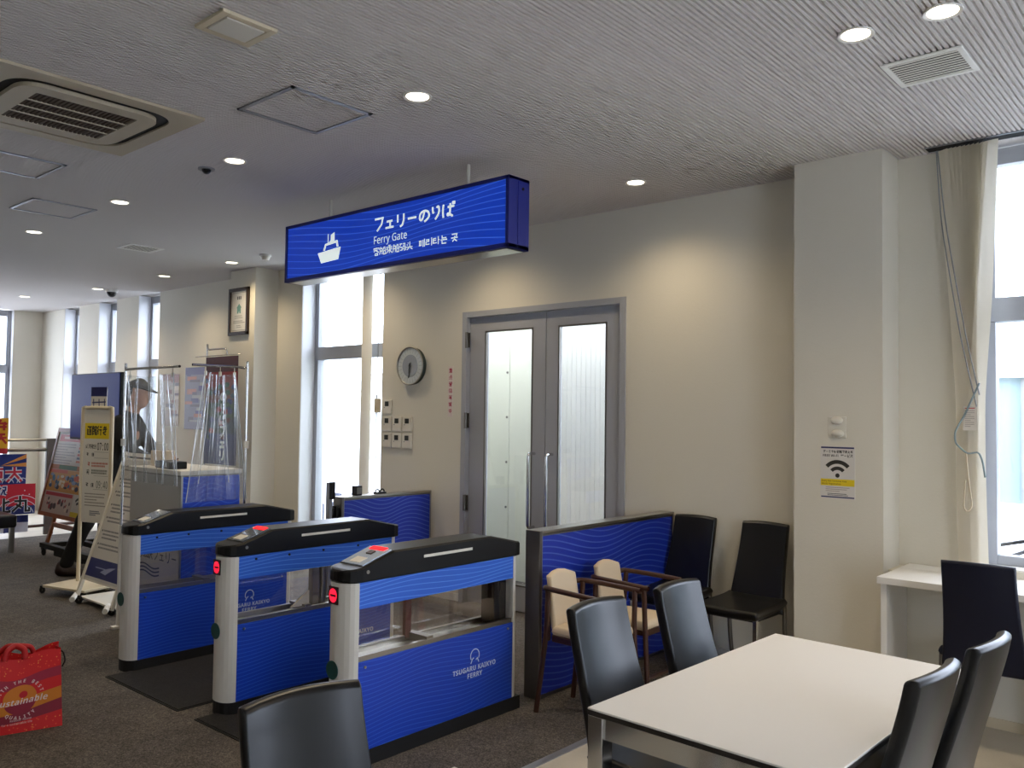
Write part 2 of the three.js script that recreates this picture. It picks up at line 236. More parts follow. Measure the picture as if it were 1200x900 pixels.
// ---------- outdoors ----------
{
  struct('ground_outside', span(-60, 40, -1.3, -1.2, -60, ZB - WT), std(0xb9bcbd, 0.9));
  const wallW = std(0xf0f1f2, 0.6);
  const b = thing('boarding_bridge', 'white boarding bridge wall with dark blue lettering outside the window', 'building', [0, 0, -9.2]);
  obj('wall', [span(-16, -7.2, -1.2, 1.55, 0, -1.5), span(-16, -7.2, 1.55, 1.62, 0.04, -1.54)], wallW, b);
  for (let k = 0; k < 9; k++) obj('railing_post', span(-15.5 + k * 0.9, -15.47 + k * 0.9, 1.62, 2.2, -0.05, -0.08), wallW, b);
  obj('railing', [span(-16, -7.2, 2.18, 2.21, -0.05, -0.09), span(-16, -7.2, 1.9, 1.92, -0.05, -0.09)], wallW, b);
  const ch = (c, x) => { const t = canvas(256, 256, (q) => { q.clearRect(0, 0, 256, 256); q.strokeStyle = '#20273f'; q.lineWidth = 25; glyphs(q, c, 10, 10, 236); }); obj('letter', new THREE.PlaneGeometry(1.0, 1.15).translate(x, -0.28, 0.006), new THREE.MeshStandardMaterial({ map: t, alphaTest: 0.5, roughness: 0.6 }), b); };
  ch('軽', -12.4); ch('海', -11.2);
  const w2 = thing('glazed_walkway', 'white glazed walkway outside the right window', 'building', [0, 0, -8.2]);
  obj('roof_beam', [bar([-2.3, 1.98, 0], [4, 1.98, 0], 0.16, 0.12), span(-2.3, 4, 2.06, 2.12, 0, -0.6)], wallW, w2);
  obj('kick_panel', [span(-2.3, 4, 0.62, 0.84, 0.02, -0.04), span(-2.3, 4, -0.42, 0.1, 0, -0.06)], wallW, w2);
  for (let k = 0; k < 24; k++) obj('mullion', span(-2.2 + k * 0.24, -2.17 + k * 0.24, 0.82, 1.92, 0.015, -0.03), M.cord, w2);
  obj('panel', span(-2.3, 4, 0.82, 1.92, -0.01, -0.02), std(0x8ea2a9, 0.4), w2);
  struct('ground_deck', span(-2.3, 6, -1.2, -0.42, ZB - WT - 0.05, -9), std(0xaeb2b4, 0.9));
  const bk = thing('bicycle', 'dark bicycle parked outside the right window', 'bicycle', [-1.5, -0.42, -7.1], 0.35), t = M.black;
  for (const s of [-0.52, 0.52]) { const wh = obj('wheel', new THREE.TorusGeometry(0.32, 0.02, 8, 36).translate(s, 0.34, 0), M.rubber, bk); obj('rim', new THREE.TorusGeometry(0.29, 0.009, 6, 36).translate(s, 0.34, 0), M.alu, wh); }
  obj('frame', [tube([[-0.52, 0.34, 0], [-0.05, 0.32, 0]], 0.014), tube([[-0.05, 0.32, 0], [0.36, 0.78, 0]], 0.017), tube([[-0.05, 0.32, 0], [-0.2, 0.82, 0]], 0.016), tube([[-0.18, 0.74, 0], [0.36, 0.8, 0]], 0.015), tube([[-0.52, 0.34, 0], [-0.18, 0.74, 0]], 0.01), tube([[0.52, 0.34, 0], [0.36, 0.86, 0]], 0.016)], t, bk);
  obj('saddle', bx(0.26, 0.06, 0.14, -0.22, 0.87, 0, 0.03), t, bk);
  obj('handlebar', [tube([[0.36, 0.86, 0], [0.33, 1.02, 0]], 0.014), tube([[0.1, 1.0, -0.28], [0.3, 1.06, -0.16], [0.33, 1.02, 0], [0.3, 1.06, 0.16], [0.1, 1.0, 0.28]], 0.014)], t, bk);
}

// ---------- ceiling fittings ----------
const glow = new THREE.MeshStandardMaterial({ color: 0xffffff, emissive: 0xfff0d8, emissiveIntensity: 5, roughness: 0.5 });
function downlight(x, z, label, group, power = 1) {
  const t = thing('downlight', label, 'ceiling light', [x, CE, z], 0, group);
  obj('rim', new THREE.LatheGeometry([[0.05, -0.001], [0.066, -0.008], [0.068, -0.003], [0.066, 0.006], [0.05, 0.006]].map((p) => new THREE.Vector2(...p)), 32), M.white, t);
  obj('lamp', new THREE.CylinderGeometry(0.052, 0.052, 0.004, 28).translate(0, -0.002, 0), glow, t);
  const s = new THREE.SpotLight(0xffe9c2, LAMP * power, 0, 72 * D2R, 0.9, 2); s.name = 'downlight_beam'; s.position.set(0, -0.02, 0); s.target.position.set(0, -1, 0); s.castShadow = true; s.shadow.radius = 2.5; t.add(s, s.target);
}
[[-0.827, -3.281, 'right-hand one of the two bright downlights near the ceiling vent at right'], [-1.131, -3.27, 'left-hand one of the two bright downlights near the ceiling vent at right'], [-2.912, -4.49, 'round downlight close to the wall above the double door'],
  [-2.911, -2.637, 'round downlight beside the square ceiling hatch in front of the hanging sign'], [-4.496, -2.643, 'round downlight beside the small ceiling sensor'], [-6.032, -2.66, 'round downlight between the big air conditioner and the far end'], [-7.621, -2.66, 'leftmost round downlight on the ceiling'],
  [-7.58, -4.45, 'round downlight just above the framed certificate'], [-8.946, -4.447, 'far downlight near the wall left of the framed certificate'], [-10.556, -4.42, 'far downlight beside the black dome camera'], [-12.08, -4.13, 'farthest small downlight near the end window'],
].forEach((a) => downlight(...a));
downlight(-4.496, -4.47, 'downlight hidden behind the right half of the hanging blue sign'); downlight(-6.03, -4.47, 'downlight hidden behind the left half of the hanging blue sign');
for (const [x, z] of [[-2.9, -0.8], [-6.5, -0.8], [1.0, -3.2], [-9.5, -0.8]]) downlight(x, z, 'downlight outside the picture, lighting the hall', 'downlights outside the picture', 0.8);
function hatch(x0, x1, z0, z1, label) {
  const t = thing('ceiling_hatch', label, 'ceiling hatch', [(x0 + x1) / 2, CE, (z0 + z1) / 2]), w = x1 - x0, d = z1 - z0;
  obj('hatch_frame', [bx(w, 0.008, 0.02, 0, -0.003, -d / 2 + 0.01), bx(w, 0.008, 0.02, 0, -0.003, d / 2 - 0.01), bx(0.02, 0.008, d, -w / 2 + 0.01, -0.003, 0), bx(0.02, 0.008, d, w / 2 - 0.01, -0.003, 0)], M.alu, t);
  const P = 0.0228, g = []; for (let x = -w / 2 + 0.026; x < w / 2 - 0.03; x += P) g.push(bx(P * 0.6, 0.006, d - 0.05, x + P / 2, -0.001, 0));
  obj('hatch_panel', [bx(w - 0.046, 0.002, d - 0.046, 0, 0.003, 0), ...g], M.ceil, t);
}
hatch(-3.715, -3.253, -2.653, -2.188, 'square ceiling hatch with grey metal frame in front of the hanging sign');
hatch(-5.84, -5.383, -2.05, -1.6, 'square ceiling hatch just beyond the big air conditioner');
hatch(-6.86, -6.4, -2.66, -2.22, 'square ceiling hatch beyond the two nearer hatches at left');
function vent(x0, x1, z0, z1, label, kind) {
  const t = thing('ceiling_vent', label, 'ceiling vent', [(x0 + x1) / 2, CE, (z0 + z1) / 2]), w = x1 - x0, d = z1 - z0, f = kind === 'box' ? 0.03 : 0.024, th = kind === 'box' ? 0.014 : 0.008, m = kind === 'box' ? M.beige : M.white;
  obj('vent_frame', [bx(w, th, f, 0, -th / 2, -d / 2 + f / 2, 0.003), bx(w, th, f, 0, -th / 2, d / 2 - f / 2, 0.003), bx(f, th, d - 2 * f, -w / 2 + f / 2, -th / 2, 0, 0.002), bx(f, th, d - 2 * f, w / 2 - f / 2, -th / 2, 0, 0.002)], m, t);
  obj('backing', bx(w - f, 0.002, d - f, 0, -0.001, 0), M.matBlack, t);
  if (kind === 'box') obj('cover', bx(w - f * 2 - 0.012, 0.012, d - f * 2 - 0.012, 0, -0.01, 0, 0.003), M.offwhite, t);
  else for (let k = 0; k < 10; k++) { const g = bx(w - 2 * f, 0.002, 0.0165); g.rotateX(0.12); obj('louvre', g.translate(0, -0.006, -d / 2 + f + (k + 0.5) * (d - 2 * f) / 10), M.offwhite, t); }
}
vent(-1.157, -0.845, -3.92, -3.623, 'white louvred ceiling vent near the right-hand downlights');
vent(-7.73, -7.45, -3.7, -3.39, 'small dark louvred ceiling vent far left');
vent(-3.03, -2.82, -1.827, -1.596, 'beige ventilation box at the top edge of the picture', 'box');
{
  const t = thing('air_conditioner', 'large beige four-way ceiling air conditioner with dark intake grille', 'air conditioner', [-4.43, CE, -1.69]), S = 0.94, rr2 = (w, r) => { const s = new THREE.Shape(), h = w / 2; s.moveTo(-h + r, -h); s.lineTo(h - r, -h); s.quadraticCurveTo(h, -h, h, -h + r); s.lineTo(h, h - r); s.quadraticCurveTo(h, h, h - r, h); s.lineTo(-h + r, h); s.quadraticCurveTo(-h, h, -h, h - r); s.lineTo(-h, -h + r); s.quadraticCurveTo(-h, -h, -h + r, -h); return s; };
  const flat = (s, d, y) => new THREE.ExtrudeGeometry(s, { depth: d, bevelEnabled: false, curveSegments: 10 }).rotateX(Math.PI / 2).translate(0, y, 0);
  const ring = rr2(S, 0.01); ring.holes.push(rr2(0.76, 0.17));
  obj('panel_rim', flat(ring, 0.014, 0), M.acBeige, t);
  obj('outlet_slot', flat(rr2(0.77, 0.17), 0.002, -0.001), M.matBlack, t);
  const inner = rr2(0.655, 0.13); inner.holes.push(rr2(0.47, 0.01));
  obj('inner_panel', flat(inner, 0.02, -0.004), M.acBeige, t);
  const gr = obj('grille', bx(0.48, 0.004, 0.48, 0, -0.012, 0), std(0x2c2116, 0.9), t);
  const wd = std(0x4c3b2a, 0.8);
  for (let k = 0; k < 22; k++) obj('grille_bar', bx(0.47, 0.004, 0.013, 0, -0.018, -0.224 + k * 0.0213), wd, gr);
  for (const x of [-0.11, 0, 0.11]) obj('grille_rib', bx(0.009, 0.006, 0.47, x, -0.021, 0), M.acBeige, gr);
}
{ const t = thing('ceiling_sensor', 'small round dark ceiling sensor beside a downlight', 'sensor', [-4.782, CE, -2.623]); obj('ring', cy(0.05, 0.008, 0, -0.004, 0), M.alu, t); obj('lens', new THREE.SphereGeometry(0.028, 16, 10, 0, 6.3, Math.PI / 2, Math.PI / 2).translate(0, -0.006, 0), M.black, t); }
{ const t = thing('dome_camera', 'small black dome camera on the far ceiling', 'camera', [-10.485, CE, -4.556]); obj('base', cy(0.07, 0.035, 0, -0.0175, 0), M.white, t); obj('dome', new THREE.SphereGeometry(0.058, 20, 10, 0, 6.3, Math.PI / 2, Math.PI / 2).translate(0, -0.035, 0), M.black, t); }
{ const t = thing('smoke_detector', 'white domed smoke detector on the ceiling left of the blue sign', 'smoke detector', [-6.953, CE, -4.427]); obj('base', cy(0.055, 0.02, 0, -0.01, 0), M.white, t); obj('head', new THREE.CylinderGeometry(0.045, 0.032, 0.035, 24).translate(0, -0.037, 0), M.offwhite, t); }

// ---------- hanging ferry sign ----------
{
  const x0 = -5.215, x1 = -3.08, y0 = 2.45, y1 = 2.855, z0 = -3.478, z1 = -3.655, cx = (x0 + x1) / 2, w = x1 - x0, h = y1 - y0;
  const t = thing('hanging_sign', 'blue illuminated ferry gate sign with white ship hanging from the ceiling', 'sign', [cx, y0, (z0 + z1) / 2]), d = z0 - z1;
  const navy = std(0x14207c, 0.45), art = (em) => canvas(2048, 400, (q, W, H) => {
    const gr = q.createLinearGradient(0, 0, W, 0); gr.addColorStop(0, '#0e2a9c'); gr.addColorStop(0.3, '#1138c0'); gr.addColorStop(1, '#0c2a9a'); q.fillStyle = '#0b36ac'; q.fillRect(0, 0, W, H);
    waves(q, W, H, 42, 50, 2300, 'rgba(84,124,222,.6)', 5.5, -0.25);
    q.fillStyle = q.strokeStyle = '#e9f4f2'; q.save(); q.translate(350, 90); q.scale(1.0, 1.0);      // ship
    q.beginPath(); for (const [a, b] of [[0, 150], [250, 130], [226, 222], [40, 232]]) q.lineTo(a, b); q.closePath(); q.fill();
    q.beginPath(); for (const [a, b] of [[58, 138], [80, 88], [214, 74], [226, 126], [206, 126], [198, 94], [92, 104], [80, 140]]) q.lineTo(a, b); q.closePath(); q.fill();
    q.fillRect(108, 16, 9, 74); q.beginPath(); for (const [a, b] of [[124, 82], [140, 66], [140, 28], [180, 10], [182, 70], [170, 80]]) q.lineTo(a, b); q.closePath(); q.fill(); q.restore();
    q.lineCap = 'butt'; q.lineWidth = 15; glyphs(q, 'フェリーのりば', 925, 58, 110, 103);
    q.font = '74px sans-serif'; q.save(); q.translate(930, 252); q.scale(0.92, 1); q.fillText('Ferry Gate', 0, 0); q.restore();
    q.lineWidth = 6.6; glyphs(q, '客船乘船码头', 928, 276, 62, 62); q.lineWidth = 7.5; glyphs(q, '페리타는', 1350, 276, 60, 62); glyphs(q, '곳', 1622, 276, 60, 62);
  });
  const map = art(); 
  obj('housing', [span(-w / 2, w / 2, 0, 0.028, d / 2, -d / 2, 0.004), span(-w / 2, w / 2, h - 0.022, h, d / 2, -d / 2, 0.004), span(-w / 2, -w / 2 + 0.026, 0, h, d / 2, -d / 2, 0.004), span(w / 2 - 0.026, w / 2, 0, h, d / 2, 0.012, 0.004), span(w / 2 - 0.026, w / 2, 0, h, 0.008, -d / 2, 0.004)], navy, t);
  obj('underside', span(-w / 2 + 0.03, w / 2 - 0.03, -0.003, 0.004, d / 2 - 0.02, -d / 2 + 0.02), M.steel, t);
  obj('screw', disc(0.009, 0.004).rotateY(Math.PI / 2).translate(w / 2 + 0.001, h - 0.06, -0.03), M.black, t);
  obj('sign_face', new THREE.PlaneGeometry(w - 0.05, h - 0.048).translate(0, h / 2 + 0.002, d / 2 - 0.008), new THREE.MeshStandardMaterial({ map, emissiveMap: map, emissive: 0xffffff, emissiveIntensity: 0.56, roughness: 0.35 }), t);
  obj('sign_back', span(-w / 2 + 0.02, w / 2 - 0.02, 0.02, h - 0.02, -d / 2 + 0.006, -d / 2 + 0.012), navy, t);
  for (const rx of [-3.48, -4.805]) obj('hanging_rod', cy(0.011, CE - y1 + 0.01, rx - cx, h + (CE - y1) / 2, 0), M.plastic, t);
}

// ---------- ticket gates ----------
function plan(d0, d1, hw, n = 10, tip = 0.06) {       // outline seen from above: rounded at d0 (towards the viewer)
  const p = []; for (let k = 0; k <= n; k++) { const a = Math.PI * (k / n); p.push([-Math.cos(a) * hw, -(d0 + tip - Math.sin(a) * tip)]); }
  p.push([hw, -d1], [-hw, -d1]); return p;
}
const upright = (pts, y0, y1) => { const s = new THREE.Shape(pts.map((p) => new THREE.Vector2(p[0], -p[1]))); return new THREE.ExtrudeGeometry(s, { depth: y1 - y0, bevelEnabled: false }).rotateX(-Math.PI / 2).translate(0, y0, 0); };
const noEntry = canvas(128, 160, (q) => { q.fillStyle = '#160508'; q.fillRect(0, 0, 128, 160); q.fillStyle = '#ff1f3c'; q.beginPath(); q.ellipse(64, 80, 54, 64, 0, 0, 7); q.fill(); q.fillStyle = '#2a0408'; q.fillRect(24, 70, 80, 22); });
const noEntryM = new THREE.MeshStandardMaterial({ map: noEntry, emissiveMap: noEntry, emissive: 0xffffff, emissiveIntensity: 1.1, roughness: 0.3 });
const redBar = new THREE.MeshStandardMaterial({ color: 0xff4040, emissive: 0xff1020, emissiveIntensity: 1.3 });
const gDisc = std(0x0d4a48, 0.35), reader = new THREE.MeshPhysicalMaterial({ color: 0x3a4048, roughness: 0.12, clearcoat: 1 });
function makeGate(label, x, kind) {
  const t = thing('ticket_gate', label, 'ticket gate', [x, 0, -2.3], 0, 'blue ticket gates in a row'), L = 1.135, hw = 0.084;
  obj('plinth', upright([...plan(0.004, L - 0.004, hw + 0.004)], 0, 0.066), M.matBlack, t);
  const post = obj('end_post', upright(plan(0, 0.062, hw), 0.066, 0.79), M.gateWhite, t);
  obj('end_post', upright(plan(0, 0.062, hw).map((p) => [p[0], -L - p[1]]).reverse(), 0.066, 0.79), M.gateWhite, t);
  for (const s of [1, -1]) {
    const f = s * (hw - 0.002), side = (y0, y1, m, name) => { const o = obj(name, [new THREE.PlaneGeometry(L - 0.124, y1 - y0).rotateY(s * Math.PI / 2).translate(f + s * 0.0005, (y0 + y1) / 2, -L / 2)], m, t); return o; };
    obj('panel_core', span(f - s * 0.004, f, 0.066, 0.452, -0.06, -L + 0.06), M.darkSteel, t); const lower = side(0.066, 0.452, kind.logo !== false ? M.blueLogo : M.blue, 'lower_panel');
    obj('band_core', span(f - s * 0.004, f, 0.678, 0.792, -0.06, -L + 0.06), M.darkSteel, t); const band = side(0.678, 0.792, M.blueBand, 'upper_band');
    for (const [by, bd] of [[0.77, 0.16], [0.77, 0.36], [0.77, 0.58], [0.77, 0.82], [0.425, 0.1], [0.425, L - 0.1]]) if (by < 0.5 || !kind.lit) obj('bolt', disc(0.006, 0.005).rotateY(Math.PI / 2).translate(f + s * 0.003, by, -bd), by > 0.5 ? M.matBlack : M.steel, by > 0.5 ? band : lower);
    obj('side_glass', span(f - s * 0.012, f - s * 0.009, 0.45, 0.68, -0.06, -L + 0.06), M.pane, t);
    obj('steel_rail', span(f - s * 0.008, f - s * 0.03, 0.445, 0.472, -0.06, -L + 0.06), M.steel, t);
  }
  obj('inner_tray', span(-hw + 0.03, hw - 0.03, 0.42, 0.448, -0.07, -L + 0.07), M.steel, t);
  obj('inner_post', [span(-0.045, 0.045, 0.45, 0.68, -0.97, -1.06)], M.matBlack, t);
  obj('glass_divider', span(-hw + 0.015, hw - 0.015, 0.45, 0.68, -0.487, -0.493), M.pane, t);
  obj('divider_clip', span(-hw + 0.012, hw - 0.012, 0.45, 0.485, -0.475, -0.515), M.steel, t);
  if (kind.flap) {
    obj('flap_post', [span(-0.02, 0.02, 0.45, 0.68, -0.56, -0.6), cy(0.022, 0.23, 0, 0.565, -0.64)], M.steel, t);
    obj('flap', extr([[0, 0], [-0.11, 0], [0, 0.075]], 0.012, 0.002).rotateY(Math.PI / 2).translate(0.03, 0.475, -0.52), M.gateWhite, t);
  }
  if (kind.redFlap) obj('flap', span(-0.07, -0.05, 0.46, 0.67, -0.45, -0.485), std(0x5a2318, 0.6), t);
  // black top: lofted along its length
  const st = [[-0.004, 0.012, 0.802, 0.838], [0.004, 0.045, 0.796, 0.846], [0.02, 0.072, 0.793, 0.85], [0.045, 0.088, 0.792, 0.853], [0.075, 0.091, 0.792, 0.857], [0.25, 0.091, 0.792, 0.912], [0.9, 0.091, 0.792, 0.912], [L - 0.05, 0.091, 0.792, 0.87], [L - 0.01, 0.08, 0.792, 0.862], [L + 0.004, 0.06, 0.796, 0.856]];
  const ring = (s) => { const [d, h, a, b] = s, c = Math.min(0.008, h * 0.3); return [[-h, a + 0.004], [-h, b - c], [-h + c, b], [h - c, b], [h, b - c], [h, a + 0.004], [h - 0.004, a], [-h + 0.004, a]].map((q) => [q[0], q[1], -d]); };
  const R = st.map(ring), P = [];
  for (let i = 0; i + 1 < R.length; i++) for (let k = 0; k < 8; k++) { const a = R[i][k], b = R[i][(k + 1) % 8], c = R[i + 1][(k + 1) % 8], d = R[i + 1][k]; P.push(...a, ...c, ...b, ...a, ...d, ...c); }
  for (const [q, fl] of [[R[0], 0], [R[R.length - 1], 1]]) for (let k = 1; k < 7; k++) P.push(...q[0], ...(fl ? q[k + 1] : q[k]), ...(fl ? q[k] : q[k + 1]));
  const g = new THREE.BufferGeometry(); g.setAttribute('position', new THREE.Float32BufferAttribute(P, 3)); g.computeVertexNormals();
  const top = obj('top_cover', g, M.black, t);
  for (const s of [1, -1]) obj('light_bar', span(s * (hw + 0.004), s * (hw + 0.0085), 0.859, 0.872, -0.43, -0.755, 0.001), M.plastic, top);
  const slope = Math.atan2(0.055, 0.175), mid = (d) => 0.857 + (d - 0.075) * 0.055 / 0.175;
  const onSlope = (w, l, th, d, lift) => new RoundedBoxGeometry(w, th, l, 2, 0.001).rotateX(slope).translate(0, mid(d) + lift, -d);
  obj('card_reader', onSlope(0.15, 0.17, 0.006, 0.165, 0.002), kind.lit ? new THREE.MeshPhysicalMaterial({ color: 0xb9c8de, roughness: 0.1, clearcoat: 1 }) : reader, top);
  obj('ticket_slot', onSlope(0.07, 0.05, 0.008, 0.12, 0.0035), M.plastic, top);
  if (kind.lamp) obj('red_lamp', onSlope(0.1, 0.03, 0.01, 0.235, 0.003), redBar, top);
  if (kind.lit) obj('code_reader', onSlope(0.035, 0.03, 0.012, 0.19, 0.005), std(0x3a2018, 0.3), top);
  if (kind.display) obj('entry_display', bx(0.062, 0.075, 0.006, -0.012, 0.735, 0.0035), [M.matBlack, M.matBlack, M.matBlack, M.matBlack, noEntryM, M.matBlack], post);
  obj('round_sticker', disc(0.04, 0.003, 30).translate(-0.012, 0.415, 0.0035), gDisc, post);
  obj('bolt', disc(0.008, 0.006).rotateY(Math.PI / 2).translate(hw + 0.007, 0.835, -0.1), M.steel, top);
  return t;
}
makeGate('farthest blue ticket gate on the left, in front of the clear screens', -5.03, { logo: true });
makeGate('middle blue ticket gate with glowing red bar and red no-entry light', -3.965, { logo: true, flap: true, display: true, lamp: true });
makeGate('nearest blue ticket gate with ferry lettering and bluish card reader', -3.005, { logo: true, redFlap: true, display: true, lit: true, lamp: true });
const matM = print(carpetTex.clone(), 1); matM.color.setRGB(0.2, 0.21, 0.22); matM.map.repeat.set(3, 3);
for (const [x0, x1, l] of [[-4.93, -4.1, 'dark grey floor mat between the far and middle gates'], [-3.93, -3.12, 'dark grey floor mat between the middle and nearest gates']]) { const t = thing('floor_mat', l, 'mat', [(x0 + x1) / 2 - 0.04, 0, -2.85], 0, 'mats in the gate passages'); obj('pile', metre(bx(x1 - x0 - 0.02, 0.007, 1.3, 0, 0.005, 0)), matM, t); obj('edging', bx(x1 - x0, 0.004, 1.32, 0, 0.002, 0), M.rubber, t); }

// ---------- blue partitions ----------
function partition(label, x0, x1, z0, z1, h) {
  const t = thing('blue_partition', label, 'partition', [(x0 + x1) / 2, 0, (z0 + z1) / 2]), w = x1 - x0, l = z0 - z1;
  obj('core', bx(w - 0.012, h - 0.02, l - 0.02, 0, h / 2 - 0.01, 0), M.darkSteel, t);
  for (const s of [1, -1]) obj('patterned_face', new THREE.PlaneGeometry(l - 0.02, h - 0.05).rotateY(s * Math.PI / 2).translate(s * (w / 2 - 0.004), h / 2 - 0.005, 0), M.bluePart, t);
  obj('steel_cap', bx(w + 0.006, 0.016, l, 0, h - 0.008, 0, 0.002), M.steel, t);
  obj('steel_end', [bx(w + 0.006, h, 0.012, 0, h / 2, l / 2, 0.002), bx(0.008, h, 0.014, w / 2, h / 2, l / 2 - 0.006)], M.darkSteel, t); obj('steel_end', bx(w + 0.004, h, 0.012, 0, h / 2, -l / 2 + 0.006, 0.002), M.steel, t);
  obj('steel_edge', [bx(0.005, h, 0.01, w / 2 + 0.001, h / 2, l / 2 - 0.012)], M.steel, t);
  return t;
}
partition('blue wave-patterned partition behind the wooden armchairs', -3.015, -2.92, -3.59, -4.99, 0.9);
partition('blue wave-patterned partition below the window and wall controllers', -5.35, -5.25, -4.06, -4.99, 0.886);
{ const t = thing('card_terminal', 'dark terminal on a grey post at the end of the far partition', 'terminal', [-5.3, 0, -3.975]);
  obj('post', [bx(0.05, 1.0, 0.03, 0, 0.5, 0, 0.006), bx(0.2, 0.02, 0.16, 0, 0.01, 0)], M.alu, t); obj('arm', [bx(0.06, 0.075, 0.09, 0.0, 0.77, -0.06, 0.01), bx(0.09, 0.1, 0.02, 0, 0.77, -0.045)], M.black, t); obj('screen', bx(0.02, 0.13, 0.045, 0.036, 0.94, 0.0, 0.004), M.black, t); }
{ const t = thing('sensor_box', 'small black box standing on the far partition', 'box', [-5.3, 0.886, -4.24]); obj('case', bx(0.06, 0.075, 0.06, 0, 0.0375, 0, 0.006), M.black, t); obj('front', bx(0.003, 0.05, 0.05, 0.031, 0.0375, 0), M.darkSteel, t); }
{ const t = thing('cable_clip', 'small dark loop lying on the far partition near the wall', 'clip', [-5.3, 0.886, -4.47]); obj('base', bx(0.05, 0.014, 0.1, 0, 0.007, 0, 0.004), M.black, t); for (const z of [-0.025, 0.025]) obj('loop', new THREE.TorusGeometry(0.02, 0.006, 8, 18, Math.PI).rotateY(Math.PI / 2).translate(0, 0.014, z), M.black, t); }

// ---------- chairs ----------
function backMid(s, t) {       // s across, t up; the back of the leather chair leans away from the seat
  const y = 0.635 + t * 0.255, k = (t + 1) / 2, half = 0.15 + 0.03 * Math.pow(1 - k, 2.2), z = -0.2 - 0.13 * (0.72 * k + 0.28 * (3 * k * k - 2 * k * k * k)) + 0.012 - 0.024 * (1 - s * s) * (0.3 + 0.7 * k);
  return [s * half, y + (t > 0.9 ? 0.006 * (1 - s * s) : 0), z];
}
function makeChair(label, m = M.leather) {
  const t = thing('leather_chair', label, 'chair', [0, 0, 0], 0, 'high-backed leather chairs');
  obj('seat', pad((s, q) => [s * (0.197 - 0.008 * (1 - q) / 2), 0.437 - 0.008 * q - 0.006 * (1 - s * s) + (q < -0.8 ? 0.006 : 0), q * 0.2 - 0.012], 0.052, 0.09, 14, 14, [0, 1, 0]), m, t);
  const back = obj('backrest', pad(backMid, 0.042, 0.06, 16, 22), m, t);
  obj('back_seam', tube([-0.95, -0.5, 0, 0.5, 0.95].map((q) => { const p = backMid(q, 0.8); return [p[0], p[1], p[2] - 0.0197]; }), 0.0014, 5), m, back);
  obj('seat_frame', [bx(0.34, 0.02, 0.33, 0, 0.402, -0.01)], M.matBlack, t);
  for (const s of [-1, 1]) { obj('leg', bar([s * 0.175, 0, 0.165], [s * 0.175, 0.41, 0.16], 0.022, 0.022), M.chrome, t); obj('leg', [tube([[s * 0.178, 0, -0.27], [s * 0.178, 0.12, -0.225], [s * 0.178, 0.28, -0.2], [s * 0.176, 0.44, -0.195]], 0.013, 10)], M.darkSteel, t); }
  return t;
}
const H2 = Math.PI / 2;
const chair0 = makeChair('black leather chair at the left side of the white table, nearest its front corner'); chair0.position.set(-1.385, 0, -2.397); chair0.rotation.y = H2 - 0.02;
dup(chair0, 'black leather chair at the left side of the white table, nearest the wooden armchairs', [-1.355, 0, -2.888], H2 + 0.0);
dup(chair0, 'lone leather chair back at the bottom edge in front of the middle gate', [-1.312, 0, -1.13], H2 - 0.09);
dup(chair0, 'black leather chair at the right of the white table, nearer one seen from behind', [-0.945, 0, -2.39], -H2 - 0.07);
dup(chair0, 'black leather chair at the right of the white table, farther one seen from behind', [-0.91, 0, -2.825], -H2 - 0.07);
dup(chair0, 'black leather chair against the wall beside the blue partition end', [-2.75, 0, -4.64], -0.04);
dup(chair0, 'black leather chair against the wall, half behind the pillar, its seat in full view', [-2.27, 0, -4.64], -0.03);
{ const e = dup(chair0, 'dark navy chair seen from behind at the window counter', [-0.95, 0, -4.57], Math.PI + 0.02); e.traverse((o) => { if (o.material === M.leather) o.material = M.leatherNavy; }); }

function makeArmchair(label, x, z) {
  const t = thing('wooden_armchair', label, 'armchair', [x, 0, z], H2, 'small wooden armchairs with cream upholstery');
  obj('backrest', pad((s, q) => { const k = (q + 1) / 2, top = 0.018 * s * s * (k > 0.9 ? 1 : 0); return [s * (0.122 - 0.012 * k), 0.565 + q * 0.15 - top * 1.6 * Math.max(0, k - 0.9) * 10, -0.135 - 0.05 * k - 0.018 * (1 - s * s)]; }, 0.035, 0.12, 12, 16), M.cream, t);
  obj('seat', pad((s, q) => [s * (0.15 + 0.012 * q), 0.425 - 0.005 * s * s, q * 0.155 + 0.02], 0.05, 0.12, 12, 12, [0, 1, 0]), M.cream, t);
  obj('seat_rail', [bx(0.3, 0.035, 0.02, 0, 0.388, 0.165, 0.006), bx(0.27, 0.035, 0.02, 0, 0.388, -0.125, 0.006), bx(0.02, 0.035, 0.29, 0.14, 0.388, 0.02, 0.006), bx(0.02, 0.035, 0.29, -0.14, 0.388, 0.02, 0.006), bx(0.02, 0.3, 0.018, 0.08, 0.5, -0.2, 0.006), bx(0.02, 0.3, 0.018, -0.08, 0.5, -0.2, 0.006)], M.wood, t);
  for (const s of [-1, 1]) {
    obj('armrest', [tube([[s * 0.1, 0.63, -0.2], [s * 0.152, 0.638, -0.16], [s * 0.168, 0.636, -0.02], [s * 0.172, 0.628, 0.2]], 0.014, 10, 24).scale(1, 1, 1)], M.wood, t);
    obj('leg', tube([[s * 0.168, 0.63, 0.17], [s * 0.158, 0.4, 0.175], [s * 0.165, 0, 0.2]], 0.0135, 10), M.wood, t);
    obj('leg', tube([[s * 0.15, 0.635, -0.15], [s * 0.145, 0.4, -0.165], [s * 0.158, 0, -0.215]], 0.0145, 10), M.wood, t);
  }
  obj('stretcher', bar([-0.155, 0.16, 0.19], [0.155, 0.16, 0.19], 0.014, 0.02), M.wood, t);
}
makeArmchair('wooden armchair with cream back beside the partition post, nearer the gates', -2.6, -3.6);
makeArmchair('wooden armchair with cream back and seat, nearer the wall chairs', -2.6, -4.02);

